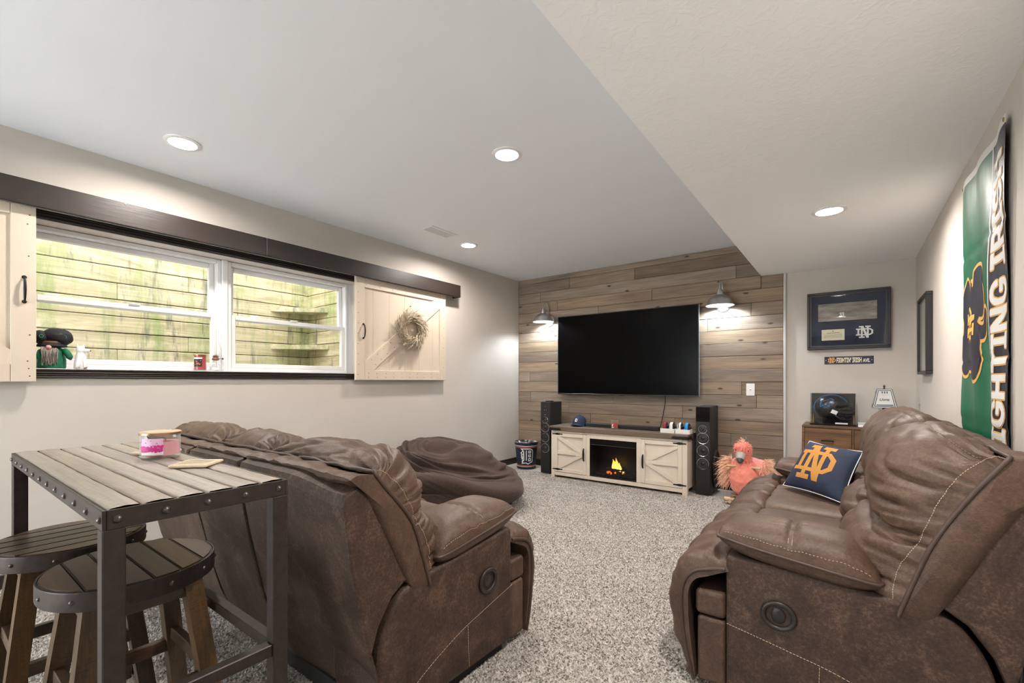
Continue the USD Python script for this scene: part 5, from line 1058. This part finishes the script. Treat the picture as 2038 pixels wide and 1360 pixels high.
Lp = spline(lion, 90, True); q = np.column_stack([Lp[:, 0] * .62 * .075 - .030, Lp[:, 1] * .040 + .040])
def on_side(x, z, o=.0012): y = -.088 * np.sqrt(np.clip(1 - (x / .122) ** 2 - (z / .112) ** 2, .02, 1)) - o; return np.column_stack([x, y, z]) + HC
obj('lion_outline', tube(on_side(q[:, 0], q[:, 1]), .0018, 5, True), 'sky_blue', hm, smooth=60)
obj('ear_hole', tm(trimesh.creation.icosphere(2, .011).apply_translation(on_side(np.array([.012]), np.array([-.035]), -.008)[0])), 'black_matte', hm)
bars = []
for z, xo, wy in ((.012, .118, .075), (-.025, .150, .078), (-.058, .152, .078), (-.088, .130, .078)):
    bars.append(tube(spline([(HC[0] + .050, HC[1] - wy - .008, HC[2] + z * .6 - .02), (HC[0] + .100, HC[1] - wy * .9, HC[2] + z), (HC[0] + xo, HC[1] - wy * .4, HC[2] + z), (HC[0] + xo, HC[1] + wy * .4, HC[2] + z), (HC[0] + .100, HC[1] + wy * .9, HC[2] + z), (HC[0] + .050, HC[1] + wy + .008, HC[2] + z * .6 - .02)], 24), .0042, 7))
for dy in (-.024, .024): bars.append(tube(spline([(HC[0] + .112, HC[1] + dy, HC[2] + .05), (HC[0] + .122, HC[1] + dy, HC[2] + .012), (HC[0] + .151, HC[1] + dy, HC[2] - .03), (HC[0] + .131, HC[1] + dy, HC[2] - .088)], 14), .0042, 7))
for b in bars: obj('face_mask_bar', b, 'helmet_black', hm, smooth=60)
obj('chin_strap', tube(spline([(HC[0] + .02, HC[1] - .085, HC[2] - .05), (HC[0] + .06, HC[1] - .082, HC[2] - .085), (HC[0] + .10, HC[1] - .03, HC[2] - .095), (HC[0] + .10, HC[1] + .03, HC[2] - .095), (HC[0] + .02, HC[1] + .085, HC[2] - .05)], 24), .006, 7), 'dark_grey', hm, smooth=60)
obj('warning_sticker', obox(on_side(np.array([.022]), np.array([-.020]), .002)[0] + np.array([.0, -.001, -.012]), [(.9, .1, -.42), (0, 1, 0), (.42, 0, .9)], .022, .001, .016), 'white_label', hm)
obj('stand_block', box(HC[0] - .06, HC[0] + .05, HC[1] - .05, HC[1] + .05, hz0 + .0145, HC[2] - .082), 'black_gloss', hm)
# small lamp
lm = np.array([.232, 4.752, dh + .0165]); la = thing('table_lamp', 'small lamp with a printed square shade on the dresser', 'lamp', lm)
obj('foot', hull([(a * .052, b * .052, 0) for a in (-1, 1) for b in (-1, 1)] + [(a * .050, b * .050, .012) for a in (-1, 1) for b in (-1, 1)] + [(a * .018, b * .018, .034) for a in (-1, 1) for b in (-1, 1)]), 'lamp_dark', la, local=True, smooth=False)
obj('stem', lathe([(.014, .030), (.012, .06), (.013, .10), (.011, .150)], n=20), 'lamp_dark', la, local=True)
zb, zt, hb, ht = .140, .292, .078, .046
side = lambda t, e=0: [(a * (hb + (ht - hb) * t + e), b * (hb + (ht - hb) * t + e), zb + (zt - zb) * t) for a, b in ((-1, -1), (1, -1), (1, 1), (-1, 1))]
A, B = np.array(side(0)), np.array(side(1)); ff = np.array([[i, (i + 1) % 4, 4 + (i + 1) % 4] for i in range(4)] + [[i, 4 + (i + 1) % 4, 4 + i] for i in range(4)])
obj('shade', (np.vstack([A, B]), ff), 'lamp_shade', la, local=True, smooth=False)
def on_face(k, shape, e=.0012):
    c0, c1, d1 = A[k], A[(k + 1) % 4], B[k]; ex = (c1 - c0) / np.linalg.norm(c1 - c0); up_ = (B[k] + B[(k + 1) % 4] - A[k] - A[(k + 1) % 4]); up_ /= np.linalg.norm(up_); nn = np.cross(ex, up_)
    return place(prism(shape, .0008), (c0 + c1) / 2 + nn * e, ex, up_, nn)
Lh = np.linalg.norm((B[0] + B[1] - A[0] - A[1]) / 2); tr = lambda i, j=None: Polygon([(-hb + i, i * .8), (hb - i, i * .8), (ht - i * .55, Lh - i * .8), (-ht + i * .55, Lh - i * .8)])
for k in range(4):
    art = unary_union([tr(0).difference(tr(.004)), tr(.012).difference(tr(.018)), sbox(-.052, .020, .052, .027), *[Point(x, Lh - .026).buffer(.005) for x in (-.015, 0, .015)], *[sbox(x - .002, Lh - .040, x + .002, Lh - .028) for x in (-.015, 0, .015)]])
    obj('shade_print', on_face(k, art), 'lamp_dark', la, local=True, smooth=False, kind='stuff')
    if k == 0: obj('shade_words', on_face(k, affinity.skew(fit(text_shape('Lions', .02, 2), -.030, .030, .058, .078), xs=12)), 'lamp_dark', la, local=True, smooth=False, kind='stuff')
obj('finial', lathe(spline([(.002, .290), (.007, .296), (.004, .303), (.009, .311), (.001, .326)], 18), n=16), 'lamp_dark', la, local=True, smooth=60)
obj('bulb_holder', cyl((0, 0, .150), (0, 0, .290), .003, .003, 8), 'lamp_dark', la, local=True)

# banner on the right wall: (v along the wall away from the camera, z up)
FY0, FY1, FZ0, FZ1 = 2.238, 2.990, .70, 2.005
bn = thing('banner', 'tall green and navy cloth banner with a shamrock on the right wall', 'flag', (XR, 2.6, FZ0))
def ripple(y, z): return .0065 + smoothstep(.80, .95, z) * (.0075 + .0045 * np.sin(y * 21 + 2.5 * np.sin(z * 2.2)) + .0035 * np.sin(z * 7 + y * 9) + .008 * (meshkit.fbm(np.column_stack([y * 9, z * 2.6, y * 0]), 3, 4) - .5) - .0035 * np.exp(-((z - 1.18) / .010) ** 2) - .0035 * np.exp(-((z - 1.66) / .012) ** 2) - .003 * np.exp(-((z - .92) / .010) ** 2))
def on_flag(shape, e, L=.022):
    v, f = tm(trimesh.util.concatenate([trimesh.Trimesh(*trimesh.creation.triangulate_polygon(g, engine='earcut'), process=False) if False else trimesh.Trimesh(np.column_stack([(t := trimesh.creation.triangulate_polygon(g, engine='earcut'))[0], np.zeros(len(t[0]))]), t[1], process=False) for g in getattr(shape, 'geoms', [shape]) if g.area > 1e-7]))
    v, f = dense((v, f), L); y, z = v[:, 0], v[:, 1]
    top = np.column_stack([XR - ripple(y, z) - e, y, z]); bot = top + np.array([.0008, 0, 0])
    return top, f[:, ::-1]
obj('navy_panel', on_flag(sbox(FY0, FZ0, 2.462, FZ1 - .03), 0), 'flag_navy', bn, smooth=True); obj('white_stripe', on_flag(sbox(2.4622, FZ0, 2.474, FZ1 - .03), 0), 'flag_white', bn, smooth=True)
obj('green_panel', on_flag(sbox(2.4742, FZ0, FY1, FZ1 - .03), 0), 'flag_green', bn, smooth=True); obj('heading', on_flag(sbox(FY0, FZ1 - .03, FY1, FZ1), .0), 'flag_white', bn, smooth=True)
# shamrock lying on its side: stem towards the navy strip
disc = lambda y, z, r: Point(y, z).buffer(r, 24)
shp = unary_union([disc(2.690, 1.488, .088), disc(2.612, 1.425, .070), disc(2.890, 1.440, .108), disc(2.905, 1.228, .108), disc(2.702, 1.186, .088), disc(2.680, 1.250, .060), Polygon([(2.60, 1.38), (2.66, 1.30), (2.63, 1.22), (2.80, 1.12), (2.99, 1.14), (2.99, 1.53), (2.80, 1.50), (2.62, 1.50)]).buffer(-.03).buffer(.01)])
shp = shp.difference(Polygon([(2.772, 1.62), (2.752, 1.505), (2.745, 1.62)]).buffer(.008)).difference(Polygon([(2.835, 1.03), (2.826, 1.135), (2.80, 1.03)]).buffer(.008))
stem = LineString(spline([(2.690, 1.325), (2.620, 1.293), (2.555, 1.300), (2.520, 1.352)], 20)).buffer(.028).intersection(disc(2.60, 1.38, .118))
shp = unary_union([shp, stem]).buffer(-.006).buffer(.006).intersection(sbox(2.480, FZ0, FY1 - .004, 2.0))
obj('shamrock_outline', on_flag(shp.buffer(.015).intersection(sbox(2.478, FZ0, FY1 - .001, 2.0)), .0012), 'flag_gold', bn, smooth=True); obj('shamrock', on_flag(shp, .0022), 'flag_navy', bn, smooth=True)
mg = affinity.rotate(fit(MG, -.076, .076, -.10, .10), 90, origin=(0, 0))
mg = affinity.affine_transform(fit(MG, 1.262, 1.414, 2.692, 2.892), [0, 1, 1, 0, 0, 0])
obj('monogram', on_flag(mg, .0032), 'gold_print', bn, smooth=True)
# words read upwards; letter tops towards larger y
T = unary_union([fit(text_shape('FIGHTING', .16, 4), .795, 1.462, 2.258, 2.438), fit(text_shape('IRISH', .16, 4), 1.505, 1.900, 2.258, 2.438)])
T = affinity.affine_transform(T, [0, 1, 1, 0, 0, 0])
obj('banner_words_outline', on_flag(T.buffer(.005), .0012), 'flag_gold', bn, smooth=True); obj('banner_words', on_flag(T, .0022), 'flag_white', bn, smooth=True)
for y in (FY0 + .014, FY1 - .014):
    q = lathe([(.004, .001), (.006, .0025), (.008, .0005)], n=14); obj('grommet', (q[0][:, [2, 0, 1]] * np.array([-1, 1, 1]) + np.array([XR - ripple(np.array([y]), np.array([FZ1 - .015]))[0] - .001, y, FZ1 - .015]), q[1][:, ::-1]), 'brass', bn)

# outlet, charger, cables
ou = thing('wall_outlet', 'white wall outlet low on the right wall behind the loveseat', 'outlet', (XR, 2.14, .39))
obj('outlet_plate', box(XR - .006, XR, 2.105, 2.180, .345, .460, .002), 'white_plastic', ou)
for z in (.428, .378): obj('socket', box(XR - .008, XR - .005, 2.127, 2.158, z - .014, z + .014, .002), 'vinyl_grey', ou)
ch = thing('phone_charger', 'white plug-in charger block in the wall outlet', 'charger', (XR, 2.142, .38))
obj('charger_block', rbox(XR - .046, XR - .0085, 2.120, 2.166, .352, .408, .006), 'white_plastic', ch)
obj('charger_cable', tube(spline([(XR - .026, 2.142, .3515), (XR - .022, 2.135, .31), (XR - .012, 2.10, .25), (XR - .018, 2.06, .17), (XR - .045, 1.99, .10), (XR - .055, 1.88, .055), (XR - .050, 1.80, .03), (XR - .075, 1.74, .012)], 50), .0024, 7), 'white_cable', ch)
cb = thing('cable_tangle', 'tangle of white cables on the carpet behind the right loveseat', 'cable', (XR - .07, 1.75, 0))
for k in range(4):
    pts = [(XR - .055 - .035 * math.cos(a + k) + .010 * rng.normal(), 1.73 + (.10 + .012 * k) * math.sin(a * .8 + k * .7) + .012 * rng.normal(), .006 + .012 * k + .010 * rng.random()) for a in np.linspace(0, 6.5, 12)]
    P = spline(pts, 90); P[:, 0] = np.minimum(P[:, 0], XR - .020); P[:, 2] = np.maximum(P[:, 2], .004)
    obj('cable_loop', tube(P, .0026, 7), 'white_cable', cb)
ps = thing('power_strip', 'white power strip lying on the carpet behind the right loveseat', 'power strip', (XR - .06, 1.96, 0))
obj('strip_body', rbox(XR - .098, XR - .045, 1.86, 2.08, .002, .038, .006), 'white_plastic', ps)

# navy throw pillow on the right loveseat
tp = thing('throw_pillow', 'navy throw pillow with gold interlocked letters on the right loveseat', 'pillow', (-.09, 2.88, .49))
BL, BR, TL, TR = (np.array(p) for p in ((-.300, 3.000, .500), (-.022, 2.720, .500), (-.183, 3.170, .742), (.060, 2.930, .732)))
def pil(u, v, side_, e=0.):
    u, v = np.asarray(u, float), np.asarray(v, float); U, V = 2 * u - 1, 2 * v - 1
    uu = u + .030 * np.sin(PI * v) * -np.sign(U) * np.abs(U) ** 3; vv = v + .035 * np.sin(PI * u) * -np.sign(V) * np.abs(V) ** 3
    P = ((1 - uu) * (1 - vv))[..., None] * BL + (uu * (1 - vv))[..., None] * BR + ((1 - uu) * vv)[..., None] * TL + (uu * vv)[..., None] * TR
    nn = np.cross(BR - BL, TL - BL); nn /= np.linalg.norm(nn)
    h = (np.clip(1 - np.abs(U) ** 2.6, 0, 1) * np.clip(1 - np.abs(V) ** 2.6, 0, 1)) ** .55 * .058
    h = h + .006 * (meshkit.fbm(np.stack([u * 5, v * 5, u * 0 + side_], -1), 3, 6) - .5) * np.clip(h * 40, 0, 1)
    return P + nn * (side_ * h + e)[..., None]
g_ = np.meshgrid(np.linspace(0, 1, 44), np.linspace(0, 1, 44), indexing='ij')
obj('cover', cat(grid(pil(*g_, 1)), grid(pil(*g_, -1), flip=True)), 'pillow_cloth', tp, smooth=True)
t_ = np.linspace(0, 1, 30); per = np.concatenate([pil(t_, 0 * t_, 1), pil(0 * t_ + 1, t_, 1)[1:], pil(t_[::-1], 0 * t_ + 1, 1)[1:], pil(0 * t_, t_[::-1], 1)[1:-1]])
obj('piping', tube(per, .0028, 6, True), 'white_cable', tp, smooth=60)
v, f = dense(prism(fit(MG, .14, .80, .16, .90), .001), .03); pp = pil(v[:, 0], v[:, 1], 1, .0012)
obj('letters', (pp, f), 'gold_print', tp, smooth=True)

# window sill ornaments
SZ_ = OZ0 + .0045
def red_sill(j, r, h):
    am = -.72
    obj('lid', lathe([(1e-4, h - .006), (r, h - .006), (r + .001, h), (r - .004, h + .003), (1e-4, h + .003)], n=40), 'brass', j, local=True)
    lb = obj('label', jar_wrap(r + .0006, am - .6, am + .7, .030, .092), 'black_satin', j, local=True)
    obj('label_title', jar_wrap(r + .0012, am - .6, am + .7, .082, .092), 'white_label', lb, local=True)
    obj('label_print', wrap_shape(unary_union([Point(x, y).buffer(.002 + .004 * q, 6) for x, y, q in rng.random((16, 3)) * np.array([.04, .03, 1]) - np.array([.02, .015, 0])]), r + .0012, am + .05, .056), 'orange_print', lb, local=True, smooth=False)
candle_jar('jar_candle', 'red jar candle with a dark label on the window sill, beside the oil lamp', (XL - .055, 1.244, SZ_), .039, .112, 'red_wax', .104, red_sill)
ol_ = thing('oil_lamp', 'clear glass oil lamp with a tall chimney on the window sill', 'lamp', (XL - .058, 1.342, SZ_))
obj('base', lathe(spline([(.001, .001), (.044, .001), (.046, .010), (.040, .022), (.042, .034), (.036, .048), (.018, .060), (.014, .078)], 40), n=40), 'lamp_glass', ol_, local=True, smooth=60)
obj('oil', lathe([(1e-4, .006), (.036, .008), (.036, .026), (1e-4, .027)], n=30), 'white_label', ol_, local=True, smooth=50)
obj('burner', lathe(spline([(.012, .076), (.021, .080), (.023, .088), (.016, .098), (.018, .108), (.006, .116)], 24), n=28), 'bronze_band', ol_, local=True, smooth=50)
obj('wick_knob', cat(cyl((0, .01, .090), (0, .046, .090), .0016, .0016, 6), cyl((0, .043, .090), (0, .049, .090), .007, .007, 12)), 'bronze_band', ol_, local=True)
obj('chimney', lathe(spline([(.019, .096), (.026, .112), (.036, .140), (.035, .165), (.024, .198), (.018, .228), (.019, .262), (.022, .288)], 50), n=36), 'lamp_glass', ol_, local=True, smooth=True)
gn = thing('gnome', 'green plush gnome with a floppy black hat and grey beard on the window sill', 'gnome', (XL - .064, .514, SZ_))
obj('body', lumpy(lathe(spline([(.001, .0), (.050, .0), (.058, .02), (.054, .07), (.040, .115), (.001, .13)], 30), n=40), .006, 40, 2), 'gnome_green', gn, local=True, smooth=True)
def blob(name, parts, m, seed):
    v, f = cat(*[sph(c, r, 3) for c, r in parts]); obj(name, lumpy((v, f), .006, 45, seed), m, gn, local=True, smooth=True)
obj('hat', lumpy(sph((.004, .020, .178), (.056, .068, .052)), .012, 32, 5), 'gnome_black', gn, local=True, smooth=True)
obj('hat_fold', lumpy(sph((.012, -.050, .175), (.040, .030, .040), 3), .012, 36, 6), 'gnome_black', gn, local=True, smooth=True)
obj('hat_brim', lathe(spline([(.040, .125), (.060, .122), (.063, .130), (.052, .142), (.040, .140)], 20), (0, 0, 0), 36), 'gnome_black', gn, local=True, smooth=60)
obj('hat_band', lathe([(.0535, .141), (.0560, .146), (.0550, .154), (.0500, .154)], n=36), 'bronze_band', gn, local=True)
obj('hat_print', cat(*[tube([(.055 + .006 * math.sin(3 * a) * 0, y + .008 * math.cos(a), z + .008 * math.sin(a)) for a in np.linspace(0, 2 * PI, 14, endpoint=False)], .0013, 5, True) for y, z in ((.030, .172), (.043, .180), (.027, .190), (-.050, .178))]), 'green_print', gn, local=True, kind='stuff')
obj('nose', tm(trimesh.creation.icosphere(2, .012).apply_translation([.058, -.022, .118])), 'pink_light', gn, local=True)
bs = []
for k in range(90):
    y = -.050 + .062 * rng.random(); L = .06 + .03 * rng.random(); x0 = .052 + .010 * rng.random(); w = .004 * rng.normal(size=4)
    bs.append(tube(spline([(x0 - .012, y, .118), (x0 + .004, y + w[0], .100), (x0 + .008, y + w[1], .118 - L * .6), (x0 + .004, y + w[2] * 1.5, max(.118 - L * 1.15, .004))], 8), np.linspace(.0028, .0010, 8), 5))
obj('beard', cat(*bs), 'beard', gn, local=True, kind='stuff')
for c0, c1 in (((.02, .045, .11), (.05, .070, .05)), ((.02, -.045, .10), (.045, -.060, .045))): obj('arm', tube(spline([c0, ((c0[0] + c1[0]) / 2 + .012, (c0[1] + c1[1]) / 2, (c0[2] + c1[2]) / 2 + .004), c1], 12), np.interp(np.linspace(0, 1, 12), [0, .1, .8, 1], [.006, .016, .015, .004]), 10), 'gnome_green', gn, local=True, smooth=True)
fg = thing('figurine', 'white ceramic animal figurine on the window sill in front of the gnome', 'figurine', (XL - .008, .624, SZ_))
obj('body', lathe(spline([(.001, 0), (.027, 0), (.030, .012), (.028, .04), (.022, .075), (.019, .092), (.021, .108), (.014, .128), (.001, .134)], 40), n=32), 'ceramic', fg, local=True, smooth=True)
obj('muzzle', lumpy(sph((.008, .022, .106), (.013, .018, .012), 3), .001, 40, 1), 'ceramic', fg, local=True, smooth=True); obj('nose', sph((.010, .039, .106), (.004, .004, .004), 2), 'dark_grey', fg, local=True)
for dy in (-.012, .010): obj('ear', cyl((0, dy, .122), (-.002, dy * 1.3, .146), .008, .002, 10), 'ceramic', fg, local=True)
for dy in (-.014, .014): obj('foreleg', tube(spline([(.016, dy * .6, .07), (.026, dy, .035), (.027, dy * 1.2, .006)], 10), .010, 10), 'ceramic', fg, local=True, smooth=True)

# carpet pile where the floor is near enough to see tufts
TS = .0082; NP = 60; side_ = TS * NP
cp_ = Node(flo.path + '/carpet_pile', (0, 0, 0), None)
pi = UsdGeom.PointInstancer.Define(stage, cp_.path); pi.GetPrim().SetCustomDataByKey('kind', 'stuff'); protos = []
for k in range(3):
    r = np.random.default_rng(100 + k); ii, jj = np.meshgrid(np.arange(NP), np.arange(NP), indexing='ij'); n = NP * NP
    c = np.column_stack([(ii.ravel() + .5 + .8 * (r.random(n) - .5)) * TS, (jj.ravel() + .5 + .8 * (r.random(n) - .5)) * TS]); a = r.random(n) * 2 * PI; h = .0045 + .004 * r.random(n); le = .0045 * r.normal(size=(n, 2)); R_ = .0050 + .0016 * r.random(n)
    V = np.zeros((n, 4, 3))
    for q in range(3): V[:, q, 0] = c[:, 0] + R_ * np.cos(a + q * 2.094); V[:, q, 1] = c[:, 1] + R_ * np.sin(a + q * 2.094)
    V[:, 3, :2] = c + le; V[:, 3, 2] = h
    o = np.arange(n)[:, None] * 4; F = np.vstack([o + np.array([0, 1, 3]), o + np.array([1, 2, 3]), o + np.array([2, 0, 3])])
    p_ = cp_.path + '/tuft_patch' + ('_%03d' % k if k else '')
    g = usdkit.mesh(stage, p_, (V.reshape(-1, 3), F), '/World/Looks/tuft'); protos.append(p_)
    tone = np.clip(.62 * r.random(n) + .42 * meshkit.noise(np.column_stack([c * 95, c[:, :1] * 0]), 40 + k) - .02, 0, 1)
    UsdGeom.PrimvarsAPI(g).CreatePrimvar('tone', Sdf.ValueTypeNames.FloatArray, 'vertex').Set(Vt.FloatArray.FromNumpy(np.repeat(tone, 4).astype(np.float32)))
pos, idx = [], []
for i in range(int((XR - XL) / side_)):
    for j in range(int((YD - .04 + .35) / side_)):
        pos.append((XL + .016 + i * side_, -.35 + j * side_, .0)); idx.append(int(rng.integers(0, 3)))
pi.CreatePrototypesRel().SetTargets([Sdf.Path(p) for p in protos]); pi.CreatePositionsAttr(Vt.Vec3fArray([Gf.Vec3f(*p) for p in pos])); pi.CreateProtoIndicesAttr(Vt.IntArray(idx))

# added cool fill light behind the camera; there is no door here
pd = UsdLux.RectLight.Define(stage, '/World/patio_door_daylight'); pd.CreateWidthAttr(1.4); pd.CreateHeightAttr(1.8); pd.CreateColorAttr(REAR_FILL_COLOR); pd.CreateIntensityAttr(REAR_FILL)
pd.AddTranslateOp().Set((-2.6, YB + .02, 1.0)); pd.AddRotateXYZOp().Set((90, 0, 180))
